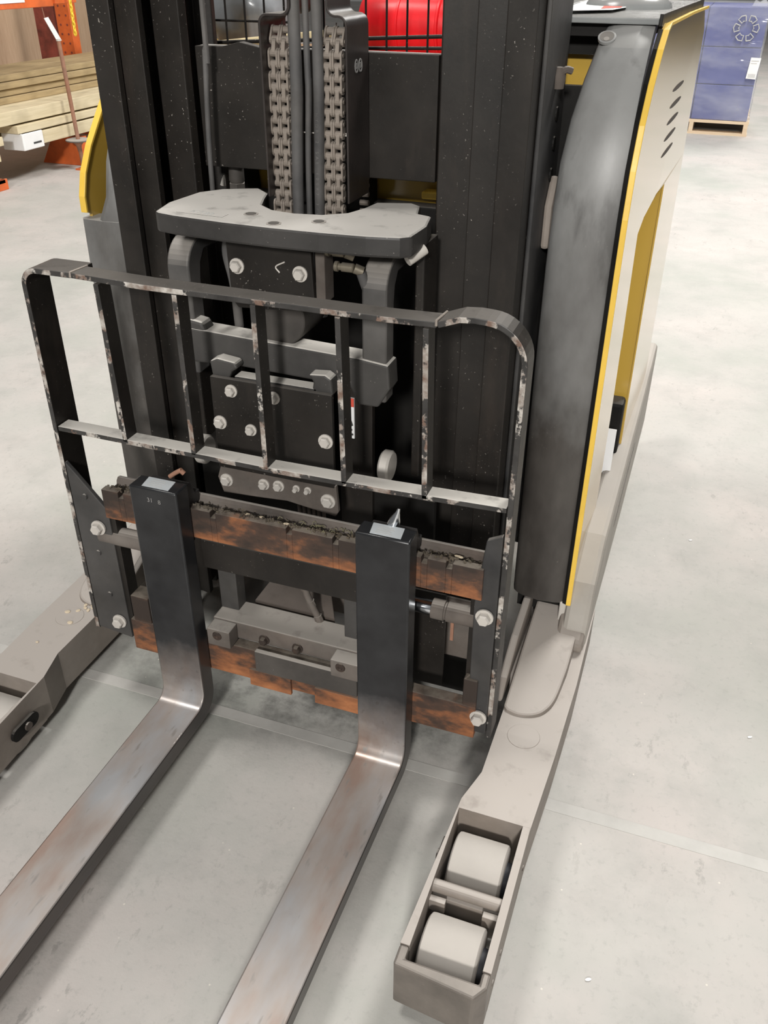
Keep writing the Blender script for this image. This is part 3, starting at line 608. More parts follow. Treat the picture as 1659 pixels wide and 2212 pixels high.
m = MB(); m.prism([(-0.958, 1.142), (-0.958, 1.352), (-0.90, 1.353), (-0.865, 1.361), (-0.82, 1.353), (-0.486, 1.353), (-0.486, 1.146)], 'y', 1.608, 1.628); xm = obj('mast_crossmember', m, 'black', T, bev=0.0015, label='wide black crossmember with a dusty top edge')
m = MB(); m.box(-0.958, -0.486, 1.628, 1.650, 1.335, 1.352); obj('dusty_ledge', m, 'plate_dusty', xm)
m = MB(); m.box(-1.03, -0.41, 1.69, 1.715, 0.30, 0.44); obj('mast_crossmember', m, 'black', T, bev=0.002)

# --- chain shroud (sheet-metal hood) and anchor
sh = [(-0.772, 1.12), (-0.772, 1.396)] + arc(-0.756, 1.398, 0.016, 180, 90, 6) + [(-0.729 + 0.012 * sin(radians(a)), 1.426 - 0.012 * cos(radians(a))) for a in range(0, 91, 18)] + [(-0.717, H)]
m = MB(); m.shell(sh, 'y', 1.505, 1.604, -0.004)
obj('chain_shroud', m, 'shroud', T, bev=0.001, smooth=True)
sh = [(-0.612, 1.12), (-0.612, 1.396)] + arc(-0.628, 1.398, 0.016, 0, 90, 6) + [(-0.633 - 0.012 * sin(radians(a)), 1.426 - 0.012 * cos(radians(a))) for a in range(0, 91, 18)] + [(-0.645, H)]
m = MB(); m.shell(sh, 'y', 1.505, 1.604, 0.004)
s2 = obj('chain_shroud', m, 'shroud', T, bev=0.001, smooth=True)
for yc in (1.545, 1.563):
    m = MB(); m.tube([(-0.6118, yc + 0.0068 * cos(a * pi / 8), 1.337 + 0.0095 * sin(a * pi / 8)) for a in range(17)], 0.0014, 6)
    m.tube([(-0.6118, yc + 0.0030 * cos(a * pi / 4), 1.337 + 0.004 * sin(a * pi / 4)) for a in range(9)], 0.0011, 6)
    obj('embossed_mark', m, 'hoseprint', s2, label='pale oval ring stamped on the hood')

# --- leaf chains: alternating link rows, each row a piece
def link_outer(w=0.0335, p=0.0135):
    m = MB()
    for x in (-0.5, -0.06, 0.06, 0.5):
        m.prism([(0.008 * cos(radians(a)), p * 0.62 + 0.008 * sin(radians(a))) for a in range(0, 181, 30)] + [(0.008 * cos(radians(a)), -p * 0.62 + 0.008 * sin(radians(a))) for a in range(180, 361, 30)], 'x', x * w - 0.0016, x * w + 0.0016)
    for z in (-p * 0.62, p * 0.62):
        m.cyl((-w * 0.5, 0, z), (w * 0.5, 0, z), 0.0062, 12); m.cyl((-w * 0.58, 0, z), (w * 0.58, 0, z), 0.0034, 8)
    return m
def link_inner(w=0.0335, p=0.0135):
    m = MB()
    for x in (-0.27, 0.27):
        m.prism([(0.0072 * cos(radians(a)), p * 0.5 + 0.0072 * sin(radians(a))) for a in range(0, 181, 30)] + [(0.0072 * cos(radians(a)), -p * 0.5 + 0.0072 * sin(radians(a))) for a in range(180, 361, 30)], 'x', x * w - 0.0034, x * w + 0.0034)
    return m
def mesh_only(mb, name):
    bmesh.ops.recalc_face_normals(mb.bm, faces=mb.bm.faces); me = bpy.data.meshes.new(name); mb.bm.to_mesh(me); mb.bm.free(); me.materials.append(M['chain']); return me
ME_O, ME_I = mesh_only(link_outer(), 'outer_link'), mesh_only(link_inner(), 'inner_link')
for (xa, xb) in ((-0.7480, -0.7540), (-0.6485, -0.6510)):
    m = MB(); m.tube([(xa, 1.549, 1.400), (xa, 1.537, 1.365), (xb, 1.532, 1.06)], 0.0012, 6); ch = obj('lift_chain', m, 'chain', T, label='grimy steel leaf chain')
    z = 1.060; k = 0
    while z < 1.396:
        tt = (z - 1.09) / 0.27
        o = bpy.data.objects.new('chain_link', ME_O if k % 2 == 0 else ME_I); COL.objects.link(o); o.parent = ch
        yy = 1.532 + max(0, z - 1.345) ** 2 * 9
        o.location = Vector((xb + (xa - xb) * tt, yy, z)) - ORG[T.name]
        if z > 1.35: o.rotation_euler = (-(z - 1.345) * 14, 0, 0)
        z += 0.0178 if k % 2 == 0 else 0.0178; k += 1
# second chain run seen in the dark behind the shroud
m = MB()
for i in range(9): m.cyl((-0.668, 1.70, 1.06 + i * 0.0165), (-0.650, 1.70, 1.06 + i * 0.0165), 0.0055, 8)
obj('rear_chain', m, 'chain', T, smooth=True)
# hoses
for pts, r_ in (([(-0.7145, 1.5220, H), (-0.7136, 1.5220, 1.4322), (-0.7165, 1.5240, 1.2580), (-0.7203, 1.5220, 1.1030), (-0.7184, 1.5200, 0.9000)], 0.0105),
                ([(-0.6961, 1.5300, H), (-0.6952, 1.5280, 1.4322), (-0.6942, 1.5280, 1.3064), (-0.6990, 1.5260, 1.1611), (-0.7000, 1.5240, 0.9000)], 0.0055),
                ([(-0.6739, 1.5240, H), (-0.6729, 1.5240, 1.4322), (-0.6739, 1.5240, 1.2580), (-0.6777, 1.5230, 1.1030), (-0.6777, 1.5200, 0.9000)], 0.0095),
                ([(-0.905, 1.562, H), (-0.907, 1.562, 1.43), (-0.910, 1.562, 1.35), (-0.9165, 1.558, 1.20), (-0.9185, 1.556, 1.05)], 0.0050)):
    m = MB(); m.tube(bez(pts, 6), r_, 14); hs = obj('hydraulic_hose', m, 'hose', T, smooth=True)
    if -0.68 < pts[0][0] < -0.67:
        for i, chh in enumerate('HYDR 2 SAE 100R7 3/8'):
            zz = 1.262 - i * 0.0088
            if chh != ' ': text_mesh(chh, 0.0075, 'hoseprint', 'hose_print', hs, Matrix.Translation((-0.6743 - (1.25 - zz) * 0.028, 1.5138, zz)) @ Matrix.Rotation(pi / 2, 4, 'X') @ Matrix.Rotation(-pi / 2, 4, 'Z'))
m = MB(); m.tube([(-0.715, 1.536, 1.2290), (-0.68, 1.538, 1.2285), (-0.62, 1.54, 1.231)], 0.0011, 6); m.prism([(-0.632, 1.227), (-0.624, 1.235), (-0.615, 1.229), (-0.622, 1.226)], 'y', 1.536, 1.538); obj('cable_tie', m, 'bolt', T)
# elbow fitting on the left
m = MB(); m.lathe((-0.915, 1.65, 1.06), (0, 0, 1), [(0, 0.017), (0.045, 0.017)], 6, 0.2); m.lathe((-0.915, 1.65, 1.105), (0, 0, 1), [(0, 0.013), (0.005, 0.016), (0.035, 0.015), (0.045, 0.012)], 14)
m.tube(bez([(-0.915, 1.65, 1.135), (-0.913, 1.648, 1.152), (-0.903, 1.65, 1.158), (-0.890, 1.655, 1.150)], 4), 0.0145, 12); obj('elbow_fitting', m, 'dark_dusty', T, smooth=True, label='dusty hexagonal hydraulic elbow')
m = MB(); m.lathe((-0.942, 1.64, 1.10), (0.2, 0, 1), [(0, 0.006), (0.012, 0.004), (0.02, 0.001)], 8); obj('grease_nipple', m, 'bolt', T, smooth=True)

# --- body behind the mast
m = MB(); m.box(-1.29, -0.35, 1.88, 2.50, 0.12, 1.28); body = obj('power_unit_body', m, 'yellow', T, bev=0.01, label='yellow painted battery and power compartment')
m = MB(); m.box(-1.25, -0.36, 1.835, 1.879, 0.12, 1.045); obj('dark_backing', m, 'black_plain', T, bev=0.004)  # black panel added so that no light shows through from behind
m = MB(); m.prism([(-1.085, 1.04), (-1.10, 1.135), (-1.075, 1.150), (-0.985, 1.150), (-0.975, 1.04)], 'y', 1.80, 1.878); obj('motor_housing', m, 'black_plain', T, bev=0.01)
m = MB(); m.box(-0.86, -0.80, 1.80, 1.87, 1.04, 1.155); m.box(-0.76, -0.69, 1.78, 1.86, 1.04, 1.30); obj('motor_housing', m, 'black_plain', T, bev=0.004)
m = MB(); m.box(-0.585, -0.40, 1.84, 1.875, 1.06, 1.075); obj('body_ledge', m, 'yellow_edge', T, bev=0.003)
# panels low down, seen between the carriage bars
m = MB(); m.prism([(-0.79, 0.22), (-0.725, 0.325), (-0.63, 0.325), (-0.555, 0.22)], 'y', 1.46, 1.462)
obj('inner_gusset', m, 'brown_dusty', T)
m = MB(); m.poly([(-0.785, 1.345, 0.300), (-0.595, 1.345, 0.300), (-0.655, 1.455, 0.330), (-0.765, 1.455, 0.330), (-0.785, 1.345, 0.275), (-0.595, 1.345, 0.275), (-0.655, 1.455, 0.275), (-0.765, 1.455, 0.275)],
                 [(0, 1, 2, 3), (4, 7, 6, 5), (0, 4, 5, 1), (1, 5, 6, 2), (2, 6, 7, 3), (3, 7, 4, 0)]); obj('tilt_carrier', m, 'tilt', T, bev=0.002, label='brown dusty plate deep inside the carriage')
m = MB(); m.tube(bez([(-0.660, 1.34, 0.375), (-0.652, 1.335, 0.355), (-0.640, 1.33, 0.335), (-0.628, 1.33, 0.310)], 5), 0.0075, 10)
for p in ((-0.664, 1.34, 0.384), (-0.645, 1.333, 0.345), (-0.628, 1.33, 0.312)): m.lathe(p, (0.3, 0, -1), [(0, 0.009), (0.012, 0.010), (0.022, 0.008)], 8)
obj('grease_fitting', m, 'brown_dusty', T, smooth=True)
for x0, x1 in ((-0.555, -0.527), (-0.842, -0.80)):
    m = MB(); m.box(x0, x1, 1.30, 1.335, 0.265, 0.44); obj('upright_strut', m, 'arm', T, bev=0.002)
m = MB(); m.box(-0.50, -0.355, 1.355, 1.362, 0.175, 0.42); obj('flap_panel', m, 'black', T, bev=0.004)
m = MB(); m.box(-0.42, -0.296, 1.44, 1.447, 0.19, 0.35); obj('inner_panel', m, 'brown_dusty', T, bev=0.003)
for q in ((-1.10, -0.36, 1.80, 1.834, 0.02, 0.30), (-0.955, -0.42, 1.465, 1.48, 0.30, 0.56), (-0.52, -0.27, 1.50, 1.515, 0.035, 0.20)):
    m = MB(); m.box(*q); obj('dark_inner_filler', m, 'black_plain', T)  # last black plate is added to darken a gap that showed pale floor

# --- moulded front covers beside the mast
def cover(side):
    f = (lambda x: x) if side > 0 else mir
    lv = [(0.232, 1.652, -0.280), (0.45, 1.655, -0.282), (0.80, 1.655, -0.284), (1.00, 1.652, -0.283), (1.10, 1.655, -0.281), (1.18, 1.668, -0.279), (1.25, 1.695, -0.272), (1.31, 1.735, -0.262), (1.36, 1.785, -0.252), (1.392, 1.832, -0.244)]
    m = MB(); rows = []
    for z, y, xl in lv:
        xr = -0.158
        pr = [(xl, y + 0.10), (xl, y + 0.035), (xl + 0.004, y + 0.020), (xl + 0.014, y + 0.010), (xl + 0.030, y + 0.003), (xl + 0.065, y - 0.003), (xr - 0.02, y + 0.001), (xr, y + 0.007), (xr, y + 0.06)]
        rows.append([m.bm.verts.new((f(a), b, z)) for a, b in pr])
    for a, b in zip(rows, rows[1:]):
        for i in range(len(a) - 1): m.bm.faces.new((a[i], a[i + 1], b[i + 1], b[i]))
    for rr in (rows[0], rows[-1]):
        m.bm.faces.new(rr)
    for a, b in zip(rows, rows[1:]): m.bm.faces.new((a[-1], a[0], b[0], b[-1]))
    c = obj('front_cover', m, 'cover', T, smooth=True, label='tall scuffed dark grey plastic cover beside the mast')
    return c, lv
cvR, LV = cover(1)
nrm = Vector((0, -0.563, 0.826)); cc = Vector((-0.236, 1.806, 1.3745))
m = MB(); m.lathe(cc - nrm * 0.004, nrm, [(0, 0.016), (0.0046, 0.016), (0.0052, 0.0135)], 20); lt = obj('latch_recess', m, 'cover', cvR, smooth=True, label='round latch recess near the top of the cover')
m = MB(); m.lathe(cc + nrm * 0.0010, nrm, [(0, 0.0125), (0.0006, 0.0125)], 20); obj('latch_shadow', m, 'dark_dusty', lt)
m = MB(); m.lathe(cc + nrm * 0.0014 + Vector((0, -0.005, -0.004)), nrm, [(0, 0.006), (0.001, 0.005)], 14); obj('latch_knob', m, 'arm_dusted', lt, smooth=True)
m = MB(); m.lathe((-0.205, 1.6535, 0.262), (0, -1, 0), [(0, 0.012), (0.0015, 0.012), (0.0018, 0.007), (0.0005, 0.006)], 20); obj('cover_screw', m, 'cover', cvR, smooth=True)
m = MB(); m.box(-0.27, -0.165, 1.70, 1.78, 0.17, 0.24); obj('cover_support', m, 'black_plain', T)

# yellow side panel on the right with lip, recess and louvres
px0, px1 = -0.149, -0.106     # the panel flares slightly towards the rear
def sx(y): return px0 + (px1 - px0) * max(0.0, min(1.0, (y - 1.66) / 0.9)) + 0.0
front = [(1.650, 0.236), (1.653, 0.6), (1.650, 1.00), (1.653, 1.10), (1.666, 1.18), (1.693, 1.25), (1.733, 1.31), (1.783, 1.36), (1.822, 1.388)]
top_ = [(1.85, 1.396), (2.2, 1.398), (2.50, 1.396)]
hole = [(1.955, 0.40), (1.945, 0.80), (1.950, 0.99), (2.02, 1.025), (2.20, 1.030), (2.60, 0.985), (2.62, 0.75), (2.63, 0.40)]
m = MB(); bm = m.bm
outer = front + top_ + [(2.60, 1.34), (2.66, 0.985), (2.70, 0.75), (2.72, 0.40), (2.72, 0.30), (1.70, 0.236)]
def ypanel(pts, t0=0.0, t1=0.012, mat='yellow', name='side_panel', parent=T, label=None, bev=0.001):
    m = MB(); n = len(pts)
    v = [(sx(y) - t1, y, z) for y, z in pts] + [(sx(y) - t0, y, z) for y, z in pts]
    m.poly(v, [tuple(range(n))[::-1], tuple(range(n, 2 * n))] + [(i, (i + 1) % n, n + (i + 1) % n, n + i) for i in range(n)])
    return obj(name, m, mat, parent, label=label, bev=bev)
# panel pieces around the opening, one mesh
m = MB()
def addp(pts, t0=0.0, t1=0.004):
    n = len(pts); v = [(sx(y) - t1, y, z) for y, z in pts] + [(sx(y) - t0, y, z) for y, z in pts]
    m.poly(v, [tuple(range(n))[::-1], tuple(range(n, 2 * n))] + [(i, (i + 1) % n, n + (i + 1) % n, n + i) for i in range(n)])
addp(front[:3] + [(1.900, 1.015), (1.918, 0.80), (1.930, 0.58), (1.915, 0.236)])
addp(front[2:] + top_ + [(2.60, 1.34), (2.66, 1.045), (2.255, 1.045), (2.12, 1.050), (1.96, 1.035), (1.900, 1.015)])
addp([(2.255, 1.045), (2.66, 1.045), (2.70, 0.75), (2.72, 0.30), (2.262, 0.30), (2.250, 0.75)])
sidep = obj('side_panel', m, 'yellow', T, label='glossy yellow side panel seen almost edge-on')
m = MB()
ed = front + top_
v = []
for y, z in ed: v += [(sx(y) - 0.001, y - 0.004, z), (sx(y) + 0.0095, y - 0.003, z + (0.002 if z > 1.39 else 0)), (sx(y) + 0.0095, y + 0.003, z - (0.004 if z > 1.3 else 0)), (sx(y) - 0.001, y + 0.006, z - 0.002)]
fs = []
for i in range(len(ed) - 1):
    for k in range(4): fs.append((i * 4 + k, i * 4 + (k + 1) % 4, (i + 1) * 4 + (k + 1) % 4, (i + 1) * 4 + k))
fs += [(0, 1, 2, 3), tuple(range(len(v) - 4, len(v)))[::-1]]
m.poly(v, fs); obj('panel_edge', m, 'yellow_edge', T, label='bright yellow rolled edge of the side panel', bev=0.001)
m = MB(); v = []
for y, z in front: v += [(sx(y) - 0.0095, y + 0.002, z), (sx(y) - 0.0015, y - 0.001, z), (sx(y) - 0.0015, y + 0.03, z), (sx(y) - 0.0095, y + 0.03, z)]
fs = []
for i in range(len(front) - 1):
    for k in range(4): fs.append((i * 4 + k, i * 4 + (k + 1) % 4, (i + 1) * 4 + (k + 1) % 4, (i + 1) * 4 + k))
fs += [(0, 1, 2, 3), tuple(range(len(v) - 4, len(v)))[::-1]]
m.poly(v, fs); obj('edge_seal', m, 'black_plain', T)
# the opening: rear jamb, back and sill
m = MB(); m.box(-0.42, -0.1225, 2.262, 2.28, 0.30, 1.05); m.box(-0.42, -0.145, 1.90, 2.262, 1.05, 1.06); obj('recess_jamb', m, 'yellow', T)
m = MB(); m.box(-0.43, -0.42, 1.90, 2.28, 0.30, 1.05); m.box(-0.42, -0.165, 1.885, 1.895, 0.30, 1.05); obj('recess_back', m, 'black_plain', T)
m = MB(); m.box(-0.152, -0.128, 2.105, 2.108, 0.33, 0.470); obj('recess_plate', m, 'white', T)
m = MB(); m.box(-0.40, -0.126, 2.20, 2.259, 0.30, 0.50); obj('recess_shade_block', m, 'black_plain', T, bev=0.01)  # added black box, stands in for the shade low in the opening
m = MB(); m.box(-0.42, -0.130, 1.90, 2.26, 0.26, 0.30); obj('step_sill', m, 'black_plain', T)
for i, z in enumerate((1.258, 1.226, 1.194, 1.162, 1.130)):
    m = MB(); yc = 2.205 - i * 0.004
    pts = [(yc + 0.095 * cos(a * pi / 8), z + 0.0055 * sin(a * pi / 8)) for a in range(16)]
    n = len(pts); vv = [(sx(y) - 0.004, y, zz) for y, zz in pts] + [(sx(y) + 0.0004, y, zz) for y, zz in pts]
    m.poly(vv, [tuple(range(n))[::-1], tuple(range(n, 2 * n))] + [(k, (k + 1) % n, n + (k + 1) % n, n + k) for k in range(n)])
    obj('louvre', m, 'tilt', sidep, label='dark slanted vent slot')
# base frame skirt
m = MB(); m.prism([(1.615, 0.142), (1.625, 0.19), (1.68, 0.285), (1.80, 0.345), (2.10, 0.350), (2.60, 0.365), (2.95, 0.40), (2.98, 0.36), (2.96, 0.10), (2.30, 0.09), (1.90, 0.12)], 'x', -0.150, -0.092)
sk = obj('base_frame', m, 'skirt', T, bev=0.012, label='grey dusty base frame along the right side')
m = MB(); m.prism([(2.02, 0.235), (2.42, 0.262), (2.45, 0.272), (2.05, 0.243)], 'x', -0.0925, -0.0908); obj('frame_seam', m, 'black_plain', sk)
m = MB(); m.box(-0.165, -0.150, 1.655, 1.70, 0.17, 0.236); obj('frame_tab', m, 'bolt', T, bev=0.003)
m = MB(); m.prism([(1.60, 0.14), (1.60, 0.17), (1.66, 0.21), (1.80, 0.21), (1.80, 0.14)], 'x', -0.16, -0.095); obj('frame_foot', m, 'outrigger', T, bev=0.01)

# deck over the battery
dp = [(-0.36, 1.830), (sx(1.83) - 0.010, 1.830), (sx(1.87) - 0.007, 1.850), (sx(2.50) - 0.007, 2.50), (-0.36, 2.50)]
zd = lambda y: 1.4035 + 0.004 * min(1, (y - 1.83) / 0.03)
m = MB(); n = len(dp); m.poly([(x, y, 1.3935) for x, y in dp] + [(x, y, zd(y)) for x, y in dp], [tuple(range(n))[::-1], tuple(range(n, 2 * n))] + [(i, (i + 1) % n, n + (i + 1) % n, n + i) for i in range(n)])
dk = obj('battery_deck', m, 'deck', T, label='smooth glossy grey plastic deck', bev=0.002)
m = MB(); m.box(-0.36, -0.165, 1.850, 2.4, 1.372, 1.393); obj('deck_gap_fill', m, 'black_plain', T)  # black piece put in for the dark gap under the deck lip
m = MB(); m.poly([(sx(1.82) - 0.010, 1.82, 1.392), (sx(2.5) - 0.010, 2.50, 1.392), (sx(2.5) - 0.004, 2.50, 1.392), (sx(1.82) - 0.004, 1.82, 1.392), (sx(1.82) - 0.010, 1.82, 1.4115), (sx(2.5) - 0.010, 2.50, 1.4115), (sx(2.5) - 0.004, 2.50, 1.4115), (sx(1.82) - 0.004, 1.82, 1.4115)],
                 [(3, 2, 1, 0), (4, 5, 6, 7), (0, 1, 5, 4), (1, 2, 6, 5), (2, 3, 7, 6), (3, 0, 4, 7)]); obj('deck_rim', m, 'black', dk, bev=0.001)
m = MB(); m.box(-0.50, -0.36, 2.02, 2.5, 1.30, 1.41); obj('deck_shelf', m, 'deck', T, bev=0.004)
m = MB(); m.lathe((-0.245, 2.15, 1.400), (0, 0, 1), [(0, 0.09), (0.015, 0.085), (0.028, 0.065), (0.036, 0.03), (0.037, 0.0)], 28); obj('deck_bulge', m, 'deck', dk, smooth=True)
m = MB(); m.box(-1.24, -1.13, 1.70, 2.5, 1.20, 1.29); obj('battery_deck', m, 'deck', T, bev=0.004)
# yellow body piece seen between mast and right cover
m = MB(); m.box(-0.349, -0.235, 1.93, 1.945, 1.25, 1.335); obj('body_infill', m, 'yellow', T)
m = MB(); m.box(-0.349, -0.235, 1.90, 1.925, 1.338, 1.372); obj('body_infill', m, 'black_plain', T)  # black strip added as the shade above the yellow piece
m = MB(); m.box(-0.349, -0.20, 1.84, 1.858, 0.25, 1.290); obj('body_infill', m, 'black_plain', T)

# left cover with hand-hold scoop and yellow panel edge
def lcover():
    m = MB(); rows = []
    lv = [(0.232, 1.640), (0.50, 1.640), (0.90, 1.640), (1.00, 1.642)]
    xi, xo = -1.165, -1.310
    for z, y in lv:
        pr = [(xi, y + 0.12), (xi, y + 0.045), (xi - 0.006, y + 0.022), (xi - 0.020, y + 0.008), (xi - 0.05, y), (-1.25, y - 0.002), (xo + 0.008, y + 0.002), (xo, y + 0.012), (xo, y + 0.05)]
        rows.append([m.bm.verts.new((a, b, z)) for a, b in pr])
    for a, b in zip(rows, rows[1:]):
        for i in range(len(a) - 1): m.bm.faces.new((a[i], a[i + 1], b[i + 1], b[i]))
        m.bm.faces.new((a[-1], a[0], b[0], b[-1]))
    m.bm.faces.new(rows[0]); m.bm.faces.new(rows[-1])
    # upper part: the post inside the scoop, leaning back
    rows = []
    for z, y, xs_ in ((1.00, 1.642, -1.262), (1.05, 1.646, -1.240), (1.12, 1.660, -1.236), (1.20, 1.700, -1.236), (1.30, 1.77, -1.236), (1.36, 1.83, -1.236)):
        pr = [(xi, y + 0.10), (xi, y + 0.045), (xi - 0.006, y + 0.022), (xi - 0.020, y + 0.008), (xs_ + 0.012, y), (xs_, y + 0.008), (xs_ - 0.004, y + 0.10)]
        rows.append([m.bm.verts.new((a, b, z)) for a, b in pr])
    for a, b in zip(rows, rows[1:]):
        for i in range(len(a) - 1): m.bm.faces.new((a[i], a[i + 1], b[i + 1], b[i]))
        m.bm.faces.new((a[-1], a[0], b[0], b[-1]))
    m.bm.faces.new(rows[0]); m.bm.faces.new(rows[-1])
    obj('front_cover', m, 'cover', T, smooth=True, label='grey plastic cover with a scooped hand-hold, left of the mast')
lcover()
m = MB()
ed = [(1.652, 0.236), (1.652, 0.52), (1.672, 0.55), (1.672, 1.005), (1.655, 1.012), (1.656, 1.045), (1.672, 1.09), (1.705, 1.14), (1.765, 1.205), (1.84, 1.28), (1.93, 1.36)]
n = len(ed); pts = ed + [(2.4, 1.36), (2.4, 0.236)]
m.prism(pts, 'x', -1.305, -1.2975); obj('side_panel', m, 'yellow', T, label='yellow left side panel with a sloping front edge', bev=0.001)
m = MB(); m.shell([(y, z) for y, z in ed[4:]], 'x', -1.308, -1.293, 0.006); obj('panel_edge', m, 'yellow_edge', T, label='yellow sloping edge', bev=0.001)

# tray with odds and ends behind the crossmember
m = MB(); m.box(-1.20, -0.52, 1.83, 2.42, 1.283, 1.293); tr = obj('parts_tray', m, 'tray_wood', T, label='brown board floor of the tray behind the mast')
m = MB(); 
for x in (-1.05, -1.008, -0.966, -0.924, -0.882, -0.84, -0.80, -0.758, -0.716, -0.673, -0.632, -0.592, -0.552, -0.512): m.cyl((x, 1.75, 1.30), (x, 1.75, 1.75), 0.0022, 6)
for z in (1.385, 1.47, 1.56, 1.65): m.cyl((-1.08, 1.753, z), (-0.83, 1.753, z), 0.0022, 6)
for z in (1.47, 1.56, 1.65): m.cyl((-0.66, 1.753, z), (-0.49, 1.753, z), 0.0022, 6)
m.cyl((-1.08, 1.752, 1.342), (-0.49, 1.752, 1.372), 0.0035, 8); m.cyl((-1.08, 1.752, 1.335), (-0.49, 1.752, 1.352), 0.003, 8)
obj('mesh_guard', m, 'black', T, smooth=True, label='black welded wire mesh guard')

# ================================================================ loose things on the truck
m = MB()
P_ = [(-0.86, 1.30), (-0.86, 1.45), (-0.83, 1.52), (-0.60, 1.52), (-0.55, 1.45), (-0.555, 1.32), (-0.58, 1.30)]
m.lathe((-0.81, 2.10, 1.362), (1, 0, 0), [(0, 0.045), (0.004, 0.055), (0.012, 0.062), (0.10, 0.064), (0.17, 0.062), (0.24, 0.061), (0.255, 0.055), (0.26, 0.045)], 40)
rb = thing('red_canister', 'glossy red plastic canister lying behind the wire mesh', 'canister', (-0.70, 2.10, 1.293))
obj('canister_body', m, 'red', rb, smooth=True)
for x in (-0.72, -0.63):
    m = MB(); m.lathe((x, 2.10, 1.362), (1, 0, 0), [(0, 0.0625), (0.002, 0.0660), (0.006, 0.0660), (0.008, 0.0625)], 40); obj('canister_rib', m, 'red', rb, smooth=True)
bb = thing('plastic_bag', 'glossy black plastic bag bundled behind the wire mesh', 'bag', (-1.07, 2.06, 1.293))
m = MB(); rings = []
for j in range(13):
    a = -pi / 2 + pi * j / 12
    rings.append((0.085 + 0.085 * sin(a) + 0.0, max(0.002, 0.098 * cos(a) ** 0.8)))
m.lathe((-1.075, 2.07, 1.292), (0, 0, 1), rings, 28)
for v in m.bm.verts:
    a = math.atan2(v.co.y - 2.07, v.co.x + 1.075); v.co.x += 0.008 * sin(5 * a + v.co.z * 40); v.co.y += 0.008 * cos(4 * a + v.co.z * 50)
obj('bag_film', m, 'bin', bb, smooth=True)
m = MB(); m.tube([(-1.125, 1.895, 1.322), (-0.95, 1.90, 1.341), (-0.80, 1.90, 1.357)], 0.0095, 14)
o = obj('wooden_handle', m, 'handle_wood', None, smooth=True, loc=(-0.9, 1.9, 1.345)); tag(o, 'round pale wooden tool handle lying behind the mast', 'handle')
pp = thing('paper_notice', 'white paper sheet with a red arrow lying on the truck deck', 'paper', (-0.29, 2.05, 1.41))
m = MB(); m.poly([(-0.345, 1.86, 1.4105), (-0.250, 1.95, 1.4105), (-0.238, 2.05, 1.4105), (-0.27, 2.30, 1.4105), (-0.355, 2.30, 1.4105), (-0.345, 1.86, 1.4097), (-0.250, 1.95, 1.4097), (-0.238, 2.05, 1.4097), (-0.27, 2.30, 1.4097), (-0.355, 2.30, 1.4097)],
                 [(0, 1, 2, 3, 4), (9, 8, 7, 6, 5), (0, 5, 6, 1), (1, 6, 7, 2), (2, 7, 8, 3), (3, 8, 9, 4), (4, 9, 5, 0)]); obj('sheet', m, 'white', pp)
m = MB(); m.poly([(-0.275, 1.965, 1.4110), (-0.244, 2.02, 1.4110), (-0.250, 2.12, 1.4110), (-0.285, 2.08, 1.4110)], [(0, 1, 2, 3)]); obj('red_arrow', m, 'redprint', pp)
# dirt lying on the upper carriage bar
m = MB()
for i in range(700):
    x = random.uniform(-1.05, -0.27); y = random.uniform(1.252, 1.286) if random.random() < 0.8 else random.uniform(1.246, 1.29)
    z = 0.566 + random.random() * 0.010 if y > 1.262 else 0.583
    l = random.uniform(0.002, 0.008); m.obox((x, y, z), (random.uniform(-1, 1), random.uniform(-1, 1), random.uniform(-.3, .3)), l, l * 0.45, l * 0.35, random.random())
o = obj('dirt_and_bark', m, 'debris', None, loc=(-0.66, 1.27, 0.567), kind='stuff'); tag(o, 'brown dirt and bark crumbs lying on the upper carriage bar', 'debris')
m = MB()
for i in range(30):
    x = random.gauss(-0.60, 0.05); y = random.uniform(1.25, 1.283); a = random.random() * 6.28
    m.tube(bez([(x, y, 0.578), (x + 0.006 * cos(a), y + 0.004 * sin(a), 0.583), (x + 0.012 * cos(a), y + 0.006 * sin(a), 0.579)], 3), 0.0006, 4)
o = obj('dry_grass', m, 'moss', None, loc=(-0.6, 1.27, 0.578), kind='stuff'); tag(o, 'thin dry grass blades among the dirt on the carriage bar', 'debris')
def chip(name, x, y, z, l, w, label, cat, ang=0.0, group=None, mat='chips_wood'):
    m = MB(); n = 8
    m.prism([(x + l * cos(2 * pi * i / n) * cos(ang) - w * sin(2 * pi * i / n) * sin(ang), y + l * cos(2 * pi * i / n) * sin(ang) + w * sin(2 * pi * i / n) * cos(ang)) for i in range(n)], 'z', z, z + min(l, w) * 0.5)
    o = obj(name, m, mat, None, loc=(x, y, z), bev=0.0006); return tag(o, label, cat, group)
chip('wood_pellet', -0.740, 1.266, 0.579, 0.009, 0.0035, 'longest pale wood pellet on the carriage bar, left one', 'pellet', 0.1)
chip('wood_pellet', -0.707, 1.266, 0.579, 0.006, 0.0035, 'short round pale wood pellet beside the long one on the carriage bar', 'pellet', 0.0)
chip('wood_pellet', -0.651, 1.258, 0.582, 0.006, 0.003, 'pale wood pellet near the front edge in the middle of the carriage bar', 'pellet', 0.2)
chip('wood_pellet', -0.315, 1.272, 0.579, 0.009, 0.0035, 'yellowish wood splinter on the bar right of the right fork', 'pellet', -0.15)
for i, (x, y) in enumerate(((-1.272, 1.335), (-1.262, 1.350), (-1.250, 1.345), (-1.268, 1.360), (-1.252, 1.366), (-1.244, 1.356))):
    chip('wood_chip', x, y, 0.1405, 0.006, 0.004, 'pale wood chip in the small heap on the left outrigger', 'wood chip', random.random() * 3, 'wood chips heaped on the left outrigger')
chip('wood_chip', -1.293, 1.322, 0.1405, 0.007, 0.005, 'single pale wood chip left of the small heap on the left outrigger', 'wood chip', 0.4)
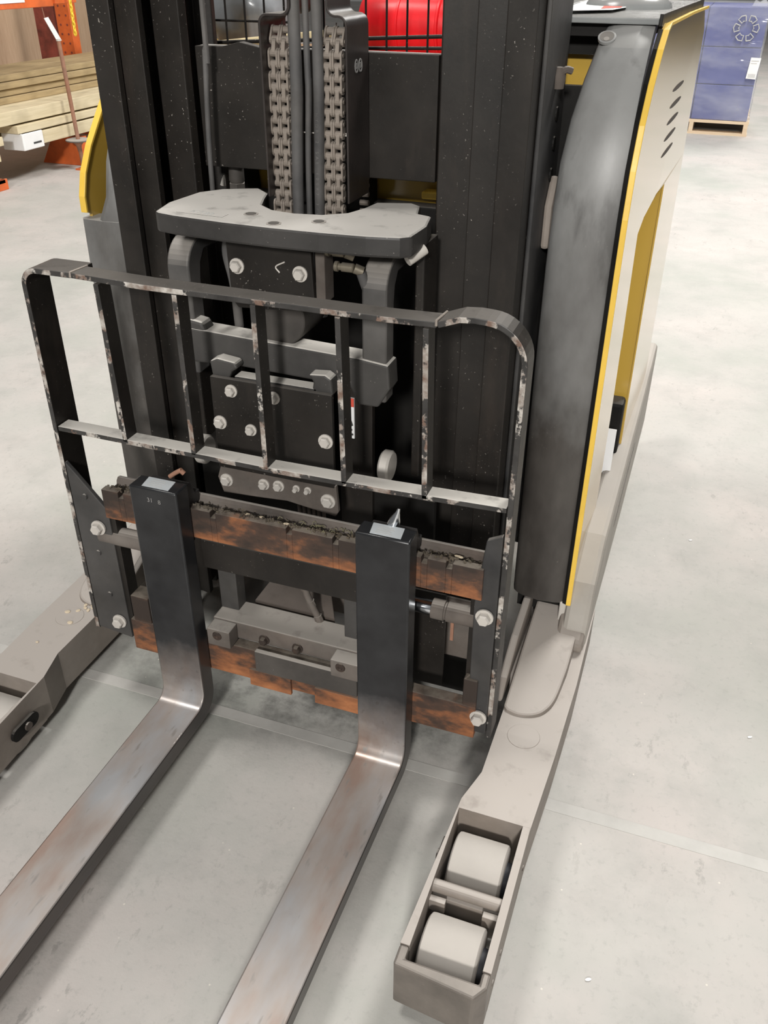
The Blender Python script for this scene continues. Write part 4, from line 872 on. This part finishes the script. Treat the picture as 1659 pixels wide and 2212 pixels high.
chip('wood_chip', -1.262, 1.290, 0.1405, 0.007, 0.005, 'single pale wood chip in front of the small heap on the left outrigger', 'wood chip', 0.2)
chip('wood_chip', -1.290, 1.205, 0.1405, 0.004, 0.003, 'tiny crumb near the left outrigger wheel pocket', 'wood chip', 0.2)
for x, y, lb_ in ((0.045, 0.93, 'white crumb on the floor right of the right outrigger wheels'), (0.30, 1.62, 'white splinter on the floor at the far right'), (0.12, 2.4, 'white fleck on the floor right of the truck body')):
    chip('floor_crumb', x, y, 0.0006, 0.006, 0.003, lb_, 'crumb', 0.5, mat='white')

# ================================================================ pallet load in the back right
PL = thing('pallet', 'pale wooden pallet under the blue wrapped load', 'pallet', (-0.36, 10.4, 0))
m = MB(); 
for y0 in (9.86, 10.12, 10.38, 10.64): 
    mm = MB(); mm.box(-0.90, 0.16, y0, y0 + 0.16, 0.105, 0.13); obj('deck_board', mm, 'pallet_wood', PL)
for x in (-0.90, -0.39, 0.115):
    mm = MB(); mm.box(x, x + 0.04, 9.86, 10.80, 0.022, 0.105); obj('stringer', mm, 'pallet_wood', PL)
for y0 in (9.86, 10.66):
    mm = MB(); mm.box(-0.90, 0.16, y0, y0 + 0.14, 0.0, 0.022); obj('bottom_board', mm, 'pallet_wood', PL)
LD = thing('wrapped_load', 'blue cartons in clear stretch film with a white label and recycling symbol', 'boxes', (-0.36, 10.35, 0.13))
for ix, (a, b) in enumerate(((-0.89, -0.39), (-0.385, 0.135))):
    for iy, (c, d) in enumerate(((9.88, 10.32), (10.325, 10.78))):
        for iz, (e, f_) in enumerate(((0.131, 0.44), (0.445, 0.76), (0.765, 1.09))):
            mm = MB(); mm.box(a, b, c, d, e, f_); obj('carton', mm, 'blue', LD, bev=0.006)
mm = MB(); g = []
nx = 26; per = [(-0.90 + 1.05 * i / nx, 9.868) for i in range(nx + 1)] + [(0.152, 9.87 + 0.92 * i / nx) for i in range(1, nx + 1)] + [(0.15 - 1.05 * i / nx, 10.79) for i in range(1, nx + 1)] + [(-0.90, 10.79 - 0.92 * i / nx) for i in range(1, nx)]
for k in range(19):
    z = 0.135 + k * 0.0545
    if k == 18: z = 1.105
    g.append([mm.bm.verts.new((x + random.uniform(-.004, .004), y + random.uniform(-.003, .003), z)) for x, y in per])
for a, b in zip(g, g[1:]):
    for i in range(len(a)): mm.bm.faces.new((a[i], a[(i + 1) % len(a)], b[(i + 1) % len(a)], b[i]))
mm.bm.faces.new(g[-1])
obj('stretch_wrap', mm, 'wrap', LD, smooth=True, label='clear shiny stretch film')
mm = MB(); mm.prism([(-0.02, 1.10), (0.0, 1.15), (0.04, 1.13), (0.08, 1.16), (0.12, 1.12), (0.13, 1.10)], 'y', 9.87, 10.0); obj('film_tail', mm, 'wrap', LD)
mm = MB(); mm.prism([(0.047, 0.507), (0.060, 0.685), (0.150, 0.683), (0.135, 0.503)], 'y', 9.856, 9.860); lab = obj('shipping_label', mm, 'white', LD, label='white shipping label')
mm = MB()
for i in range(12): mm.box(0.063 + i * 0.0055, 0.0655 + i * 0.0055, 9.854, 9.856, 0.515, 0.548)
mm.box(0.068, 0.135, 9.854, 9.856, 0.655, 0.660); mm.box(0.068, 0.12, 9.854, 9.856, 0.635, 0.639); obj('label_print', mm, 'greyprint', LD)
mm = MB(); cx, cz = -0.035, 0.922
for k in range(3):
    a0 = 90 + 120 * k
    for (s0, s1) in ((12, 50), (-50, -12)):
        pr = [(cx + r_ * cos(radians(a0 + a)), cz + r_ * sin(radians(a0 + a))) for r_, a in ((0.105, s0), (0.112, (s0 + s1) / 2), (0.105, s1), (0.060, s1), (0.066, (s0 + s1) / 2), (0.060, s0))]
        pr.append(pr[0]); mm.tube([(x, 9.858, z) for x, z in pr], 0.0055, 6)
obj('recycling_symbol', mm, 'greyprint', LD, label='pale outlined three-arrow recycling symbol')

# ================================================================ lumber rack in the back left
RK = thing('storage_rack', 'orange steel lumber rack at the left, with perforated uprights', 'rack', (-5.5, 6.4, 0))
m = MB(); m.box(-4.98, -4.92, 3.2, 6.30, 1.145, 1.27); obj('rack_beam', m, 'rack', RK, bev=0.004)
m = MB(); m.box(-4.99, -4.90, 6.30, 6.55, 1.160, 1.30); obj('beam_connector', m, 'rack', RK, bev=0.004)
m = MB(); m.box(-5.95, -5.80, 7.62, 7.72, 0, 2.4); u1 = obj('upright', m, 'rack', RK, bev=0.004)
for k in range(8):
    for dx in (-0.035, 0.035): m = MB(); m.cyl((-5.875 + dx, 7.618, 0.70 + k * 0.075), (-5.875 + dx, 7.6205, 0.70 + k * 0.075), 0.010, 8); obj('upright_hole', m, 'rack_dark', u1)
m = MB(); m.box(-6.22, -6.00, 7.66, 7.74, 0, 2.4); obj('upright', m, 'rack_dark', RK, bev=0.004)
m = MB(); m.box(-6.12, -6.02, 6.05, 6.13, 0, 2.4); obj('upright', m, 'rack', RK, bev=0.004)
m = MB(); m.prism([(-5.34, 0), (-4.93, 0), (-4.93, 0.05), (-4.95, 0.215), (-5.20, 0.225)], 'y', 6.36, 6.47); obj('base_arm', m, 'rack', RK, bev=0.004)
m = MB(); m.box(-5.3, -4.94, 5.36, 5.44, 0.045, 0.075); m.box(-4.96, -4.94, 5.34, 5.46, 0.0, 0.075); obj('base_arm', m, 'rack', RK, bev=0.004)
m = MB(); m.box(-4.919, -4.916, 4.9, 5.98, 1.182, 1.262); obj('beam_label', m, 'white', RK, label='white price strip on the rack beam')
for i in range(4):
    y0 = 6.05 + i * 1.0; m = MB(); m.box(-6.52 + 0.01 * (i % 2), -6.49 + 0.01 * (i % 2), y0, y0 + 0.94, 0.0, 2.4)
    o = obj('plywood_sheet', m, 'panel_wood', None, loc=(-6.5, y0 + 0.47, 0)); tag(o, ('leftmost', 'second from left', 'third from left', 'rightmost, nearest the mast,')[i] + ' brown plywood sheet standing behind the lumber', 'plywood', 'plywood sheets at the back of the rack')
def board(x0, x1, y0, y1, z0, z1, mat, label, group='boards lying on the rack'):
    m = MB(); m.box(x0, x1, y0, y1, z0, z1); o = obj('lumber_board', m, mat, None, loc=((x0 + x1) / 2, (y0 + y1) / 2, z0), bev=0.004); tag(o, label, 'board', group); return o
Y2 = 9.6
for x0, x1 in ((-5.14, -4.95), (-5.34, -5.15), (-5.54, -5.35)):
    board(x0, x1, 3.4, Y2, 0.415, 0.505, 'wood', {-5.14: 'thick pale board at the front of the rack, lit along its face', -5.34: 'pale board directly behind the thick front board', -5.54: 'pale board lying second behind the thick front board'}[x0])
board(-5.10, -4.93, 5.66, Y2, 0.348, 0.402, 'wood', 'pale board end sticking out just above the white end cap')
lowb = board(-5.10, -4.93, 5.70, Y2, 0.245, 0.335, 'wood', 'lowest pale board with the white plastic cap on its end')
board(-5.55, -5.16, 5.4, Y2, 0.245, 0.40, 'wood_dark', 'broad shaded plank pack underneath the pale front boards')
board(-5.10, -4.92, 3.2, 5.48, 0.30, 0.36, 'wood', 'short pale board end at the far left edge, upper one')
board(-5.10, -4.92, 3.2, 5.42, 0.20, 0.29, 'wood', 'short pale board end at the far left edge, lower one')
lab_ = ['lowest', 'second', 'third', 'top']
for i in range(4):
    z0 = 0.506 + i * 0.050
    xa = -5.20 - 0.02 * (i % 2)
    board(xa - 0.24, xa, 3.6 + 0.05 * i, Y2, z0, z0 + 0.046, 'wood_dark', lab_[i] + ' darker board of the upper stack, front row')
    board(xa - 0.50, xa - 0.25, 3.6, Y2, z0, z0 + 0.046, 'wood_dark', lab_[i] + ' darker board of the upper stack, back row')
cp = thing('end_cap', 'white plastic cap with a small grey print on the lowest board end', 'cap', (-4.96, 5.80, 0.24))
m = MB(); m.box(-5.11, -4.918, 5.688, 5.91, 0.228, 0.242); m.box(-4.929, -4.916, 5.688, 5.91, 0.228, 0.345); m.box(-5.11, -4.918, 5.680, 5.6985, 0.228, 0.345); obj('cap_shell', m, 'white', cp, bev=0.006)
m = MB(); m.box(-4.916, -4.9145, 5.79, 5.88, 0.262, 0.275); obj('cap_print', m, 'ink', cp)
# rusty stanchion
ST = thing('rusty_stanchion', 'rusty iron pole with a round disc in front of the rack base', 'pole', (-4.85, 6.24, 0))
m = MB(); m.cyl((-4.85, 6.24, 0.01), (-4.885, 6.24, 0.92), 0.0155, 14); obj('pole', m, 'rusty', ST, smooth=True)
m = MB(); m.lathe((-4.86, 6.24, 0.215), (0, 0, 1), [(0, 0.085), (0.004, 0.095), (0.012, 0.095), (0.016, 0.085)], 32); obj('disc', m, 'brown_dusty', ST, smooth=True)
m = MB(); m.lathe((-4.86, 6.24, 0.14), (0, 0, 1), [(0, 0.014), (0.045, 0.022), (0.075, 0.05)], 16); obj('collar', m, 'rusty', ST, smooth=True)
m = MB(); m.box(-4.90, -4.80, 6.20, 6.28, 0.0, 0.012); obj('foot_plate', m, 'rack', ST)
m = MB(); m.lathe((-4.885, 6.24, 0.92), (0, 0, 1), [(0, 0.018), (0.012, 0.018)], 14); obj('pole_cap', m, 'bolt', ST, smooth=True)
# hanging tag and yellow chain
HT = thing('hanging_tag', 'long white tag hanging on a wire from the orange beam', 'tag', (-4.90, 6.20, 1.00))
m = MB(); m.prism([(6.14, 1.075), (6.19, 1.080), (6.30, 0.920), (6.255, 0.905)], 'x', -4.905, -4.902); obj('tag_card', m, 'white', HT)
m = MB(); m.cyl((-4.9035, 6.15, 1.075), (-4.93, 6.17, 1.150), 0.003, 6); obj('wire', m, 'rusty', HT)
YC = thing('plastic_chain', 'yellow plastic chain hanging from the end of the orange beam', 'chain', (-4.86, 6.42, 1.3))
z = 1.30; k = 0
while z > 0.955:
    m = MB(); pts = []
    for a in range(13):
        an = a * pi / 6; d1, d2 = 0.009 * cos(an), 0.019 * sin(an)
        pts.append((-4.86 + (d1 if k % 2 == 0 else 0), 6.42 + (d1 if k % 2 else 0), z + d2))
    m.tube(pts, 0.0062, 6); obj('chain_link', m, 'ychain', YC, smooth=True); z -= 0.028; k += 1
